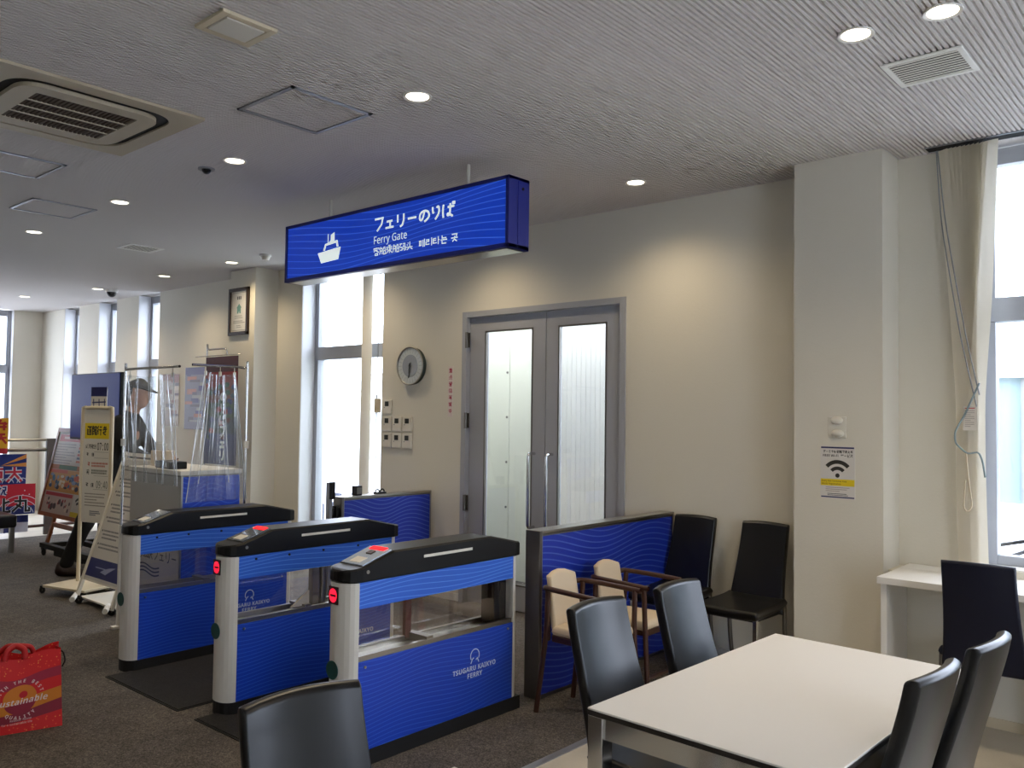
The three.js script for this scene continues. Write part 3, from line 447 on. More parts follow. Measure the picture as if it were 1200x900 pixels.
// ---------- tables ----------
function makeTable(label, x, z, turn, w, l, group) {
  const t = thing('white_table', label, 'table', [x, 0, z], turn, group), H = 0.7;
  obj('tabletop', bx(w, 0.006, l, 0, H - 0.003, 0, 0.002), std(0xdedad3, 0.3), t);
  obj('dark_edge', bx(w, 0.014, l, 0, H - 0.013, 0, 0.002), std(0x17110e, 0.5), t);
  obj('apron', [bx(w - 0.02, 0.06, 0.022, 0, H - 0.05, l / 2 - 0.021), bx(w - 0.02, 0.06, 0.022, 0, H - 0.05, -l / 2 + 0.021), bx(0.022, 0.06, l - 0.04, w / 2 - 0.021, H - 0.05, 0), bx(0.022, 0.06, l - 0.04, -w / 2 + 0.021, H - 0.05, 0)], M.chrome, t);
  for (const sx of [-1, 1]) for (const sz of [-1, 1]) obj('leg', bx(0.05, H - 0.02, 0.05, sx * (w / 2 - 0.026), (H - 0.02) / 2, sz * (l / 2 - 0.026), 0.002), M.chrome, t);
}
makeTable('large white table with chrome frame in the right foreground', -1.074, -2.562, -0.03, 0.69, 1.173);
makeTable('white table of which only a corner shows at the bottom edge', -1.08, -0.85, -0.02, 0.71, 1.17);

// ---------- window counter, blinds, pillar fittings ----------
{ const t = thing('window_counter', 'white counter shelf below the right window', 'counter', [-1.45, 0, -4.83]);
  obj('countertop', span(0, 3.6, 0.703, 0.737, 0.36, 0.0, 0.003), M.white, t); obj('counter_ledge', span(0, 0.39, 0.703, 0.737, 0.0, -0.185, 0.0), M.white, t); obj('side_panel', span(0.01, 0.04, 0, 0.703, 0.33, 0.003, 0.002), M.white, t); }
function ribbonSlat(pts, w, yaw) {       // a hanging slat through points [x, y, z], its width turned by yaw
  const c = Math.cos(yaw) * w / 2, s = Math.sin(yaw) * w / 2, n = 16, crv = new THREE.CatmullRomCurve3(pts.map((p) => V(...p)), false, 'catmullrom', 0.3);
  return gridGeo(4, n, (u, v) => { const p = crv.getPoint(v), k = u * 2 - 1, b = 0.006 * (1 - k * k); return [p.x + c * k + b * Math.sin(yaw), p.y, p.z + s * k + b * Math.cos(yaw)]; });
}
{
  const t = thing('vertical_blind', 'cream vertical blind gathered at the left of the right window', 'blind', [0, 0, 0]);
  for (let k = 0; k < 10; k++) { const a = k / 9, x = -1.255 + a * 0.2; obj('slat', ribbonSlat([[x, 2.985, -4.94], [x + (-1.15 - x) * 0.55, 2.2, -4.94], [-1.165 + a * 0.06, 1.6, -4.935 + (a - 0.5) * 0.02], [-1.165 + a * 0.06, 1.2, -4.935], [-1.155 + a * 0.055, 0.75, -4.935]], 0.085, 0.6 + a * 0.25), M.slat, t); }
  obj('slat', ribbonSlat([[-1.02, 2.985, -4.915], [-1.05, 2.2, -4.905], [-1.085, 1.65, -4.9], [-1.085, 1.2, -4.9], [-1.075, 0.745, -4.9]], 0.085, 0.15), M.slat, t);
  const c = thing('blind_cord', 'grey double pull cord hanging slack over the gathered blind', 'cord', [0, 0, 0]);
  obj('cord', tube([[-1.268, 2.97, -4.885], [-1.235, 2.55, -4.86], [-1.15, 1.98, -4.85], [-1.075, 1.6, -4.85]], 0.0035, 6), M.cord, c);
  obj('cord', tube([[-1.262, 2.97, -4.885], [-1.215, 2.55, -4.86], [-1.125, 1.98, -4.85], [-1.062, 1.66, -4.85]], 0.0035, 6), M.cord, c);
  obj('cord', tube([[-1.062, 1.72, -4.85], [-1.13, 1.56, -4.85], [-1.175, 1.47, -4.85], [-1.172, 1.41, -4.85], [-1.12, 1.36, -4.85], [-1.07, 1.365, -4.85], [-1.05, 1.32, -4.85], [-1.038, 1.24, -4.85]], 0.005, 6), std(0x87999d, 0.7), c);
  obj('chain_loop', tube([[-1.125, 1.36, -4.85], [-1.115, 1.22, -4.85], [-1.1, 1.1, -4.85], [-1.12, 1.06, -4.85], [-1.138, 1.09, -4.85], [-1.13, 1.22, -4.85]], 0.004, 6), M.beige, c);
  const tg = thing('cord_tag', 'small white instruction card hanging on the blind cord', 'tag', [-1.108, 1.54, -4.862], 0.05), tt = canvas(64, 112, (q) => { q.fillStyle = '#d6d0c6'; q.fillRect(0, 0, 64, 112); q.fillStyle = '#a33'; q.fillRect(8, 8, 46, 4); tinyLines(q, 8, 20, 46, 9, 9, 3, '#8a8078'); });
  sheet('card', 0.065, 0.125, 0.003, print(tt, 0.6), tg);
}
{
  const t = thing('narrow_blind', 'single cream blind slat bundle at the left window', 'blind', [0, 0, 0]);
  for (let k = 0; k < 4; k++) obj('slat', ribbonSlat([[-6.25 + k * 0.016, 2.96, -5.08 + k * 0.012], [-6.25 + k * 0.016, 1.8, -5.08 + k * 0.012], [-6.26 + k * 0.016, 0.5, -5.08 + k * 0.012]], 0.1, -0.55), M.slat, t);
  obj('headrail', span(-6.4, -6.0, 2.96, 2.995, -5.05, -5.09), M.white, t);
  const c = thing('pull_cord', 'thin grey cord with a beige tag at the left window', 'cord', [0, 0, 0]);
  obj('cord', tube([[-5.985, 2.9, -5.0], [-5.99, 2.0, -5.0], [-5.985, 1.2, -5.0], [-5.995, 1.1, -5.0], [-6.005, 1.2, -5.0], [-6.0, 1.7, -5.0]], 0.004, 6), M.cord, c); obj('tag', bx(0.09, 0.13, 0.006, -5.97, 1.6, -4.99, 0.002).rotateZ(0), M.beige, c);
}
{
  const wifi = canvas(384, 576, (q, w, h) => {
    q.fillStyle = '#d2cec8'; q.fillRect(0, 0, w, h); q.fillStyle = '#2d3360'; q.fillRect(8, 6, w - 16, 18); q.fillRect(8, h - 22, w - 16, 14);
    q.strokeStyle = '#23211f'; q.lineWidth = 5; glyphs(q, 'ターミナル全館で使える', 30, 42, 31, 30); q.fillStyle = '#23211f'; q.font = 'bold 36px sans-serif'; q.fillText('FREE Wi-Fi', 26, 116); q.lineWidth = 5; glyphs(q, 'サービス', 228, 84, 34, 34);
    q.strokeStyle = '#2b2926'; q.lineWidth = 42; q.beginPath(); q.arc(192, 330, 158, Math.PI * 1.23, Math.PI * 1.77); q.stroke(); q.lineWidth = 38; q.beginPath(); q.arc(192, 330, 88, Math.PI * 1.23, Math.PI * 1.77); q.stroke(); q.fillStyle = '#2b2926'; q.beginPath(); q.arc(192, 322, 24, 0, 7); q.fill();
    q.fillStyle = '#dcc21a'; q.fillRect(4, 362, w - 8, 74); q.fillStyle = '#4a4210'; q.font = '26px sans-serif'; q.fillText('Every Net Terminal Free', 14, 394); q.fillText('World Registration', 14, 424);
    tinyLines(q, 60, 452, 280, 3, 20, 7, '#8a7a74'); tinyLines(q, 80, 520, 220, 2, 16, 8, '#333a48');
  });
  const t = thing('wifi_poster', 'small white wireless internet notice with yellow band on the pillar', 'poster', [-1.747, 1.232, -4.7475]); sheet('paper', 0.19, 0.288, 0.003, print(wifi, 0.55), t);
  const s = thing('wall_sensor', 'square white sensor with two domes above the wireless notice', 'sensor', [-1.748, 1.482, -4.75]);
  obj('plate', bx(0.1, 0.12, 0.008, 0, 0, 0.004, 0.003), M.plastic, s); obj('dome', new THREE.SphereGeometry(0.034, 18, 12, 0, Math.PI).scale(1, 0.62, 0.9).translate(0, 0.038, 0.006), M.plastic, s); obj('dome', new THREE.SphereGeometry(0.036, 18, 12, 0, Math.PI).scale(1, 0.62, 0.9).translate(0.004, -0.035, 0.006), M.plastic, s);
}

// ---------- on the back wall ----------
{
  const c = thing('wall_clock', 'round wall clock with mirrored face right of the left window', 'clock', [-5.528, 1.945, ZB]), face = canvas(256, 256, (q) => { q.fillStyle = '#cdd4d6'; q.fillRect(0, 0, 256, 256); q.strokeStyle = '#a0aaa8'; q.lineWidth = 3; for (let k = 0; k < 24; k++) { const a = k * Math.PI / 12; q.beginPath(); q.moveTo(128 + 88 * Math.cos(a), 128 + 88 * Math.sin(a)); q.lineTo(128 + 122 * Math.cos(a), 128 + 122 * Math.sin(a)); q.stroke(); } });
  obj('rim', new THREE.TorusGeometry(0.163, 0.007, 10, 44).translate(0, 0, 0.048), M.steel, c); obj('body', disc(0.16, 0.04, 40).translate(0, 0, 0.021), std(0x2f3a38, 0.5), c);
  obj('dial_ring', new THREE.RingGeometry(0.095, 0.16, 44).translate(0, 0, 0.0435), print(face, 0.2, { metalness: 0.2 }), c); const dial = obj('dial', disc(0.098, 0.006, 40).translate(0, 0, 0.043), std(0xc2c9d4, 0.12, { metalness: 0.55 }), c);
  obj('hand', bar([0.01, 0.03, 0.05], [-0.012, -0.105, 0.05], 0.006, 0.003), M.black, dial); obj('hand', bar([0, 0.02, 0.052], [-0.006, -0.07, 0.052], 0.008, 0.003), M.black, dial); obj('hub', disc(0.008, 0.008).translate(0, 0, 0.051), M.black, dial);
  const st = canvas(64, 512, (q) => { q.fillStyle = '#d8cbc6'; q.fillRect(0, 0, 64, 512); q.strokeStyle = '#a02a48'; q.lineWidth = 6; glyphs(q, '重点警備実施中', 8, 18, 48, 69, true); });
  const s = thing('warning_sticker', 'narrow vertical sticker with red characters left of the door', 'sticker', [-5.068, 1.72, ZB + 0.002]); sheet('paper', 0.055, 0.42, 0.002, print(st, 0.6), s);
  const y = [1.588, 1.437, 1.289], xs = [-5.857, -5.722, -5.586], names = ['left', 'middle', 'right'];
  const scr = std(0x191c1a, 0.3);
  const ctl = (x, yy, label) => { const k = thing('wall_controller', label, 'controller', [x, yy, ZB], 0, 'air-conditioning controllers beside the left window'); const cs = obj('case', bx(0.118, 0.128, 0.018, 0, 0, 0.009, 0.004), M.plastic, k); obj('screen', bx(0.05, 0.043, 0.003, 0, 0.028, 0.0185), scr, cs); obj('flap', bx(0.108, 0.052, 0.003, 0, -0.033, 0.0185, 0.001), M.offwhite, cs); obj('button', bx(0.012, 0.008, 0.004, -0.03, -0.005, 0.0185), M.cord, cs); };
  ctl(xs[0], y[0], 'wall controller standing alone above the two rows of three');
  for (let i = 0; i < 3; i++) { ctl(xs[i], y[1], names[i] + ' wall controller in the upper row of three'); ctl(xs[i], y[2], names[i] + ' wall controller in the lower row of three'); }
  const ce = canvas(256, 340, (q) => { q.fillStyle = '#d9d7cf'; q.fillRect(0, 0, 256, 340); q.strokeStyle = '#6c6a60'; q.lineWidth = 3; q.strokeRect(16, 14, 224, 312); q.fillStyle = '#333'; q.fillRect(96, 44, 16, 26); q.fillRect(120, 44, 16, 26); q.fillRect(144, 44, 16, 26); q.fillStyle = '#5f8f82'; q.beginPath(); q.moveTo(128, 104); q.lineTo(168, 140); q.lineTo(156, 140); q.lineTo(156, 186); q.lineTo(138, 186); q.lineTo(128, 164); q.lineTo(118, 186); q.lineTo(98, 186); q.lineTo(98, 140); q.lineTo(88, 140); q.fill(); tinyLines(q, 60, 204, 140, 2, 16, 6, '#86857c'); tinyLines(q, 40, 246, 180, 2, 14, 7, '#86857c'); tinyLines(q, 90, 284, 80, 2, 14, 6, '#86857c'); });
  const f = thing('framed_certificate', 'framed certificate with green emblem on the left pillar', 'picture frame', [-7.905, 2.565, -4.75]), wdk = std(0x2a1a10, 0.4);
  obj('frame', [bx(0.37, 0.036, 0.026, 0, 0.227, 0.015, 0.004), bx(0.37, 0.036, 0.026, 0, -0.227, 0.015, 0.004), bx(0.036, 0.49, 0.026, 0.167, 0, 0.015, 0.004), bx(0.036, 0.49, 0.026, -0.167, 0, 0.015, 0.004)], wdk, f);
  const pp = sheet('certificate', 0.305, 0.425, 0.004, print(ce, 0.5), f); pp.position.z = 0.01;
}

// ---------- attendant's desk with clear vinyl screens ----------
{
  const dt = thing('reception_desk', 'grey and blue attendant desk with ferry lettering behind the far gate', 'desk', [-5.3, 0, -2.79]), H = 1.132;
  const front = canvas(760, 1152, (q, w, h) => { q.fillStyle = '#b4b0a8'; q.fillRect(0, 0, w, h); q.strokeStyle = '#1e2430'; q.lineWidth = 9; glyphs(q, '津軽海峡フェリー', 24, 525, 88, 88); q.lineWidth = 10; for (let k = 0; k < 3; k++) { q.beginPath(); for (let u = 180; u <= 480; u += 8) { const v = 660 + k * 26 + 12 * Math.sin((u - 180) / 300 * 6.28 + 3.4); u > 180 ? q.lineTo(u, v) : q.moveTo(u, v); } q.stroke(); } });
  obj('body', span(-0.72, -0.004, 0, H - 0.03, -0.004, -0.43), std(0x8d8a84, 0.6), dt);
  obj('front_panel', new THREE.PlaneGeometry(0.72, H - 0.04).translate(-0.36, (H - 0.04) / 2, 0.0), print(front, 0.6), dt);
  obj('side_panel', new THREE.PlaneGeometry(0.42, H - 0.04).rotateY(H2).translate(0.0, (H - 0.04) / 2, -0.215), M.blue, dt);
  obj('desktop', span(-0.74, 0.006, H - 0.03, H, 0.01, -0.44, 0.003), M.offwhite, dt); obj('corner_trim', span(-0.008, 0.004, 0, H - 0.03, 0.004, -0.01), M.steel, dt);
  const tr = thing('pen_tray', 'black sloping tray on the attendant desk', 'tray', [-5.62, H, -2.88], -0.12); obj('tray', bx(0.27, 0.05, 0.12, 0, 0.025, 0, 0.006).rotateX(0), M.black, tr); obj('pen', tube([[0.06, 0.055, 0], [0.2, 0.075, 0.03]], 0.005), M.chrome, tr);
  const bxs = thing('leaflet_box', 'cream card box standing on the attendant desk', 'box', [-5.88, H, -2.95]); obj('box', bx(0.16, 0.11, 0.1, 0, 0.055, 0, 0.004), M.cream, bxs); obj('leaflet', bx(0.13, 0.14, 0.02, 0, 0.09, 0.01), M.white, bxs);
  const scr = (label, along, pole, barEnds, sheetTop, sheetBot, at) => {
    const t = thing('vinyl_screen', label, 'screen', [0, 0, 0]);
    const P = (a, y, o = 0) => (along === 'x' ? [a, y, at + o] : [at + o, y, a]);
    const [a0, a1] = barEnds, top = pole.top, dir = Math.sign((pole.at === a0 ? a1 : a0) - pole.at);
    obj('pole', tube([P(pole.at, 0.02), P(pole.at, top - 0.06), P(pole.at + dir * 0.012, top - 0.016), P(pole.at + dir * 0.05, top), P(pole.at === a0 ? a1 : a0, top)], 0.009, 10, 60), M.chrome, t);
    obj('sleeve', cy(0.014, 0.72, ...P(pole.at, 0.36)), M.white, t); obj('foot', bx(...(along === 'x' ? [0.05, 0.02, 0.09] : [0.09, 0.02, 0.05]), ...P(pole.at, 0.01), 0.004), M.white, t); obj('clamp', cy(0.018, 0.05, ...P(pole.at, 1.3)), M.plastic, t);
    const [t0, t1, ty] = sheetTop, [b0, b1, by] = sheetBot;
    const s = obj('vinyl_sheet', gridGeo(160, 30, (u, v) => { const k = v, a = (t0 + (t1 - t0) * u) * (1 - k) + (b0 + (b1 - b0) * u) * k, y = ty + (by - ty) * k - 0.02 * Math.sin(u * Math.PI) * (1 - k), amp = 0.02 * (1 - 0.55 * k), o = amp * Math.sin(u * 24 + k * 1.6) + 0.014 * Math.sin(u * 9 - k * 3) * (1 - k * 0.3) + [[0.1, 0.16], [0.22, 0.3], [0.5, 0.42], [0.55, 0.66], [0.86, 0.78], [0.93, 0.95]].reduce((q, [c0, c1]) => q + 0.016 * Math.exp(-(((u - c0 - (c1 - c0) * k) / 0.009) ** 2)), 0); return P(a, y, o); }), M.vinyl, t);
    for (const [p0, p1, p2] of [[t0, b0, 0], [t1, b1, 0]]) obj('hem', tube([P(p0, ty), P(p1, by)], 0.0028, 6), M.vinylEdge, t);
    for (const [c0, c1] of [[0.1, 0.16], [0.55, 0.66], [0.93, 0.85]]) obj('crease', tube([P(t0 + (t1 - t0) * c0, ty - 0.02, 0.03), P(t0 + (t1 - t0) * c0 * 0.6 + (b0 + (b1 - b0) * c1 - t0) * 0.4, ty - (ty - by) * 0.45, 0.034), P(b0 + (b1 - b0) * c1, by + 0.12, 0.022)], 0.0022, 6), M.vinylEdge, t);
    for (const h of [0.02, 0.5, 0.98]) { const a = t0 + (t1 - t0) * h; obj('hook', [tube([P(a, top), P(a, ty - 0.01)], 0.003, 6), bx(0.022, 0.03, 0.012, ...P(a, ty - 0.012), 0.003)], M.plastic, t); }
  };
  scr('clear vinyl screen hanging in front of the grey desk front', 'x', { at: -6.02, top: 1.815 }, [-6.02, -5.25], [-5.96, -5.33, 1.775], [-6.0, -5.24, 1.04], -2.73);
  scr('clear vinyl screen hanging beside the blue desk side', 'z', { at: -3.215, top: 1.83 }, [-2.81, -3.215], [-2.9, -3.12, 1.79], [-2.79, -3.23, 0.93], -5.235);
}

// ---------- notices and stands beyond the gates ----------
{
  // departure board
  const art = canvas(360, 900, (q, w, h) => {
    q.fillStyle = '#d6d1c7'; q.fillRect(0, 0, w, h); q.fillStyle = '#d8bd14'; q.fillRect(18, 84, w - 36, 130); q.strokeStyle = '#17150e'; q.lineWidth = 12; glyphs(q, '函館行き', 42, 104, 78, 68, false, 0.88);
    q.lineWidth = 5; glyphs(q, '出港時刻', 34, 258, 40, 34, false, 0.9); q.fillStyle = '#14130f'; q.font = 'bold 66px sans-mono, monospace'; const tm = (s, y) => { q.save(); q.translate(186, y); q.scale(0.78, 1.25); q.fillText(s, 0, 0); q.restore(); }; tm('07:00', 306);
    q.fillStyle = '#8b877e'; for (const y of [322, 372, 520, 632]) q.fillRect(150, y, 190, 3); q.lineWidth = 4.5; glyphs(q, '第一便', 46, 330, 32, 36); q.strokeStyle = '#b03a2a'; glyphs(q, '第', 62, 408, 40, 40); tinyLines(q, 120, 410, 210, 2, 22, 15, '#b36050'); tinyLines(q, 120, 470, 214, 2, 20, 16, '#6d7166'); q.strokeStyle = '#14130f'; glyphs(q, '発', 52, 470, 40, 40); glyphs(q, '第二便', 46, 580, 38, 36); tm('09:40', 622); tinyLines(q, 40, 668, 290, 5, 24, 9, '#7c786e'); tinyLines(q, 110, 812, 140, 3, 15, 9, '#3d4658');
  });
  const t = thing('departure_board', 'white upright departure times board with yellow heading on a wheeled base', 'sign', [-7.352, 0, -3.11], 0.28);
  const rb = new THREE.Shape(), W = 0.175, r = 0.05; rb.moveTo(-W, 0); rb.lineTo(W, 0); rb.lineTo(W, 0.96 - r); rb.quadraticCurveTo(W, 0.96, W - r, 0.96); rb.lineTo(-W + r, 0.96); rb.quadraticCurveTo(-W, 0.96, -W, 0.96 - r); rb.lineTo(-W, 0);
  obj('panel', new THREE.ExtrudeGeometry(rb, { depth: 0.02, bevelEnabled: false }).translate(0, 0.58, -0.02), M.offwhite, t);
  obj('printed_face', new THREE.PlaneGeometry(0.325, 0.91).translate(0, 1.045, 0.0015), print(art, 0.55), t);
  obj('board_frame', [tube([[-W, 0.04, 0], [-W, 1.48, 0], [-W + 0.03, 1.535, 0], [-W + 0.07, 1.545, 0], [W - 0.07, 1.545, 0], [W - 0.03, 1.535, 0], [W, 1.48, 0], [W, 0.04, 0]], 0.016, 10, 80)], M.beige, t);
  obj('base_plate', bx(0.5, 0.02, 0.46, -0.03, 0.07, 0.02, 0.004), M.beige, t);
  for (const [x, z] of [[-0.32, 0.22], [0.17, 0.22], [-0.32, -0.18], [0.17, -0.18]]) obj('castor', [new THREE.TorusGeometry(0.02, 0.011, 8, 18).translate(x, 0.031, z), bx(0.02, 0.03, 0.03, x, 0.05, z)], M.rubber, t);
  const lh = canvas(128, 128, (q) => { q.fillStyle = '#c9c6bf'; q.fillRect(0, 0, 128, 128); q.fillStyle = '#161c58'; q.fillRect(0, 0, 128, 50); q.strokeStyle = '#20265c'; q.lineWidth = 7; q.beginPath(); for (const x of [20, 64, 108]) { q.moveTo(x, 64); q.lineTo(x + 4, 128); } q.moveTo(10, 84); q.lineTo(118, 80); q.stroke(); });
  const l = sheet('leaflet', 0.19, 0.2, 0.004, print(lh, 0.5), t); l.position.set(0.0, 1.62, -0.01);
  // text board on tubular feet
  const ta = canvas(512, 1024, (q, w, h) => { q.fillStyle = '#c2beb8'; q.fillRect(0, 0, w, h); for (let k = 0; k < 7; k++) { q.fillStyle = '#33323a'; q.beginPath(); q.arc(36, 60 + k * 112, 9, 0, 7); q.fill(); tinyLines(q, 56, 52 + k * 112, 400, k % 2 ? 3 : 2, 30, 14, '#55545c'); } q.fillStyle = '#10175e'; q.fillRect(0, 850, w, 150); q.fillStyle = '#8d93b8'; q.beginPath(); q.moveTo(210, 950); q.quadraticCurveTo(280, 900, 420, 890); q.quadraticCurveTo(340, 930, 300, 960); q.fill(); q.fillRect(120, 915, 160, 8); });
  const a = thing('notice_board', 'leaning white notice board with lines of text and a blue foot band', 'sign', [-6.72, 0, -2.86]), ang = 0.31, ca = Math.cos(ang), sa = Math.sin(ang);
  const lean = (g) => g.rotateX(-ang).translate(0, 0.06, 0);
  obj('panel', lean(span(-0.3, 0.3, 0.13, 1.13, -0.004, 0.006)), M.offwhite, a); obj('printed_face', lean(new THREE.PlaneGeometry(0.57, 0.97).translate(0, 0.63, 0.0075)), print(ta, 0.55), a);
  obj('board_frame', [lean(bx(0.032, 1.2, 0.024, -0.312, 0.58, 0)), lean(bx(0.032, 1.2, 0.024, 0.312, 0.58, 0)), lean(bx(0.6, 0.026, 0.024, 0, 1.16, 0))], M.offwhite, a);
  obj('rear_leg', [bar([-0.3, 0.05, -0.5], [-0.3, 1.1, -0.34], 0.022, 0.022), bar([0.3, 0.05, -0.5], [0.3, 1.1, -0.34], 0.022, 0.022), bar([-0.3, 0.45, -0.44], [-0.3, 0.45, -0.12], 0.01, 0.01)], M.offwhite, a);
  for (const x of [-0.27, 0.31]) obj('foot_tube', cy(0.02, 0.2).rotateX(H2).rotateY(1.05).translate(x, 0.06, 0.04), M.white, a);
  obj('base_plate', bx(0.62, 0.014, 0.5, 0, 0.047, -0.27, 0.003), M.offwhite, a); for (const x of [-0.28, 0.3]) for (const z of [0.0, -0.5]) obj('castor', [new THREE.TorusGeometry(0.022, 0.012, 8, 18).rotateY(0.5).translate(x, 0.033, z), bx(0.03, 0.02, 0.03, x, 0.05, z)], M.rubber, a);
  // menu board on easel
  const me = canvas(768, 640, (q, w, h) => {
    q.fillStyle = '#bfb7ab'; q.fillRect(0, 0, w, h); q.fillStyle = '#b3261c'; q.fillRect(40, 24, 420, 54); q.fillStyle = '#d4a89a'; q.fillRect(120, 40, 250, 18); tinyLines(q, 20, 96, 380, 8, 21, 8, '#7d7770'); for (let k = 0; k < 6; k++) { q.fillStyle = ['#38404c', '#b04a28', '#2c4a60', '#a03a28', '#3d4a58', '#c06030'][k]; q.fillRect(430, 90 + k * 26, 280, 16); }
    q.fillStyle = '#a8642c'; q.fillRect(0, 262, w, 36); q.fillStyle = '#3b6a3c'; q.fillRect(150, 264, 330, 32); q.fillStyle = '#c08a3c'; q.fillRect(0, 300, w, 170); for (let k = 0; k < 60; k++) { q.fillStyle = ['#284f74', '#2f6a86', '#1f2a38', '#7d8ea0', '#b5532f', '#d2c6a8'][k % 6]; q.beginPath(); q.ellipse(20 + rnd() * 720, 330 + rnd() * 110, 14 + rnd() * 22, 9 + rnd() * 10, 0, 0, 7); q.fill(); } q.fillStyle = '#c5603c'; q.fillRect(0, 300, 330, 26);
    q.fillStyle = '#b9a89c'; q.fillRect(0, 474, w, 166); q.fillStyle = '#a82a30'; q.fillRect(20, 478, 500, 26); for (let k = 0; k < 26; k++) { q.fillStyle = ['#352c30', '#8d2a2e', '#c9b8a6', '#57434a'][k % 4]; q.beginPath(); q.arc(40 + rnd() * 460, 530 + rnd() * 80, 8 + rnd() * 18, 0, 7); q.fill(); } q.fillStyle = '#c4c0b8'; q.fillRect(540, 470, 200, 130); q.strokeStyle = '#24242a'; q.lineWidth = 18; for (const r of [70, 38]) { q.beginPath(); q.arc(640, 570, r, 3.9, 5.5); q.stroke(); } q.fillStyle = '#c9b01e'; q.fillRect(540, 600, 200, 36);
  });
  const e = thing('easel_menu', 'wooden easel carrying a colourful menu board', 'easel', [-10.05, 0, -4.0]), el = 0.2, tl = (g) => g.rotateX(-el).translate(0, 0.32, 0.12);
  const mb = sheet('menu_board', 1.14, 0.94, 0.015, print(me, 0.55), e); mb.rotation.x = -el; mb.position.set(0, 0.32 + 0.5 * Math.cos(el), 0.12 - 0.5 * Math.sin(el));
  obj('board_frame', [tl(bx(1.22, 0.045, 0.03, 0, 0.012, 0)), tl(bx(1.22, 0.045, 0.03, 0, 0.988, 0)), tl(bx(0.045, 1.0, 0.03, -0.59, 0.5, 0)), tl(bx(0.045, 1.0, 0.03, 0.59, 0.5, 0))], M.easel, e);
  obj('leg', bar([-0.26, 0, 0.16], [-0.05, 1.42, -0.13], 0.045, 0.03), M.easel, e); obj('leg', bar([0.5, 0, 0.16], [0.12, 1.42, -0.13], 0.045, 0.03), M.easel, e); obj('leg', bar([0, 0, -0.5], [0, 1.38, -0.17], 0.04, 0.03), M.easel, e); obj('crossbar', bx(0.62, 0.05, 0.03, 0.12, 0.23, 0.11), M.easel, e);
  // television
  const tv = thing('television', 'large dark television on a black wheeled stand', 'television', [-9.11, 0, -3.84]);
  obj('panel', bx(1.19, 0.7, 0.05, 0, 1.562, 0, 0.008), M.black, tv); obj('screen', bx(1.16, 0.665, 0.004, 0, 1.567, 0.0262), new THREE.MeshPhysicalMaterial({ color: 0x080b1c, roughness: 0.4, specularIntensity: 0.35, emissive: 0x28306a, emissiveIntensity: 0.5 }), tv);
  obj('column', bx(0.1, 1.3, 0.06, 0.1, 0.75, -0.05, 0.01), M.black, tv); obj('foot', [bx(1.2, 0.05, 0.06, 0.1, 0.11, 0.3, 0.006), bx(0.7, 0.09, 0.05, 0.2, 0.08, 0.295, 0.006), bx(0.06, 0.05, 0.6, -0.4, 0.11, 0.0, 0.006), bx(0.06, 0.05, 0.6, 0.6, 0.11, 0.0, 0.006), bx(1.0, 0.05, 0.06, 0.1, 0.11, -0.05)], M.matBlack, tv);
  for (const [x, z] of [[-0.46, 0.3], [0.66, 0.3], [-0.4, -0.28], [0.6, -0.28]]) obj('castor', [new THREE.TorusGeometry(0.028, 0.014, 8, 18).translate(x, 0.042, z), bx(0.05, 0.04, 0.04, x, 0.08, z)], M.rubber, tv);
  // posters
  const paint = (bg, cols, n) => canvas(256, 384, (q, w, h) => { q.fillStyle = bg; q.fillRect(0, 0, w, h); for (let k = 0; k < n; k++) { q.fillStyle = cols[k % cols.length]; q.fillRect(rnd() * w * 0.8, h * (0.1 + 0.8 * k / n), w * rr(0.2, 0.6), h * rr(0.03, 0.1)); } q.fillStyle = cols[0]; q.fillRect(0, 0, w, h * 0.12); });
  const p1 = thing('wall_poster', 'purple and orange poster on the far wall behind the screens', 'poster', [-9.28, 1.68, ZB + 0.004]); sheet('paper', 0.44, 0.72, 0.004, print(paint('#6a6472', ['#3a2f63', '#a4603c', '#4a3540', '#8d8880'], 16), 0.5), p1);
  const p2 = thing('wall_poster', 'brownish poster on the far wall beside the narrow window', 'poster', [-9.86, 1.66, ZB + 0.004]); sheet('paper', 0.44, 0.62, 0.004, print(paint('#a0907c', ['#7d4a34', '#5a4640', '#b5a58c'], 12), 0.5), p2);
  const ba = canvas(256, 480, (q, w, h) => { const cs = ['#4c1612', '#8a1c14', '#6a3a20', '#2c4a2c', '#243a46', '#1c2f66', '#16245e']; cs.forEach((c, k) => { q.fillStyle = c; q.fillRect(0, k * h / 7, w, h / 7 + 1); }); for (let k = 0; k < 40; k++) { q.fillStyle = cs[Math.floor(rnd() * 7)]; q.beginPath(); q.ellipse(rnd() * w, 80 + rnd() * 300, 20, 12, 0, 0, 7); q.fill(); } q.strokeStyle = '#c9ccc8'; q.lineWidth = 11; glyphs(q, 'のりばフェリ', 120, 150, 52, 52, true); });
  const b = thing('banner_stand', 'tall dark banner with white characters on a chrome stand', 'banner', [-7.94, 0, -4.58]);
  const bs = sheet('banner', 0.62, 1.1, 0.004, print(ba, 0.7), b, M.wood); bs.position.set(0, 1.54, 0);
  obj('stand', [tube([[-0.33, 0.02, -0.02], [-0.33, 2.12, -0.02], [-0.3, 2.17, -0.02], [0.04, 2.17, -0.02], [0.06, 2.14, -0.02], [0.06, 2.1, -0.02]], 0.01, 8, 60), tube([[-0.55, 2.105, -0.01], [0.33, 2.105, -0.01]], 0.005), bx(0.4, 0.02, 0.3, -0.2, 0.01, 0)], M.chrome, b);
}
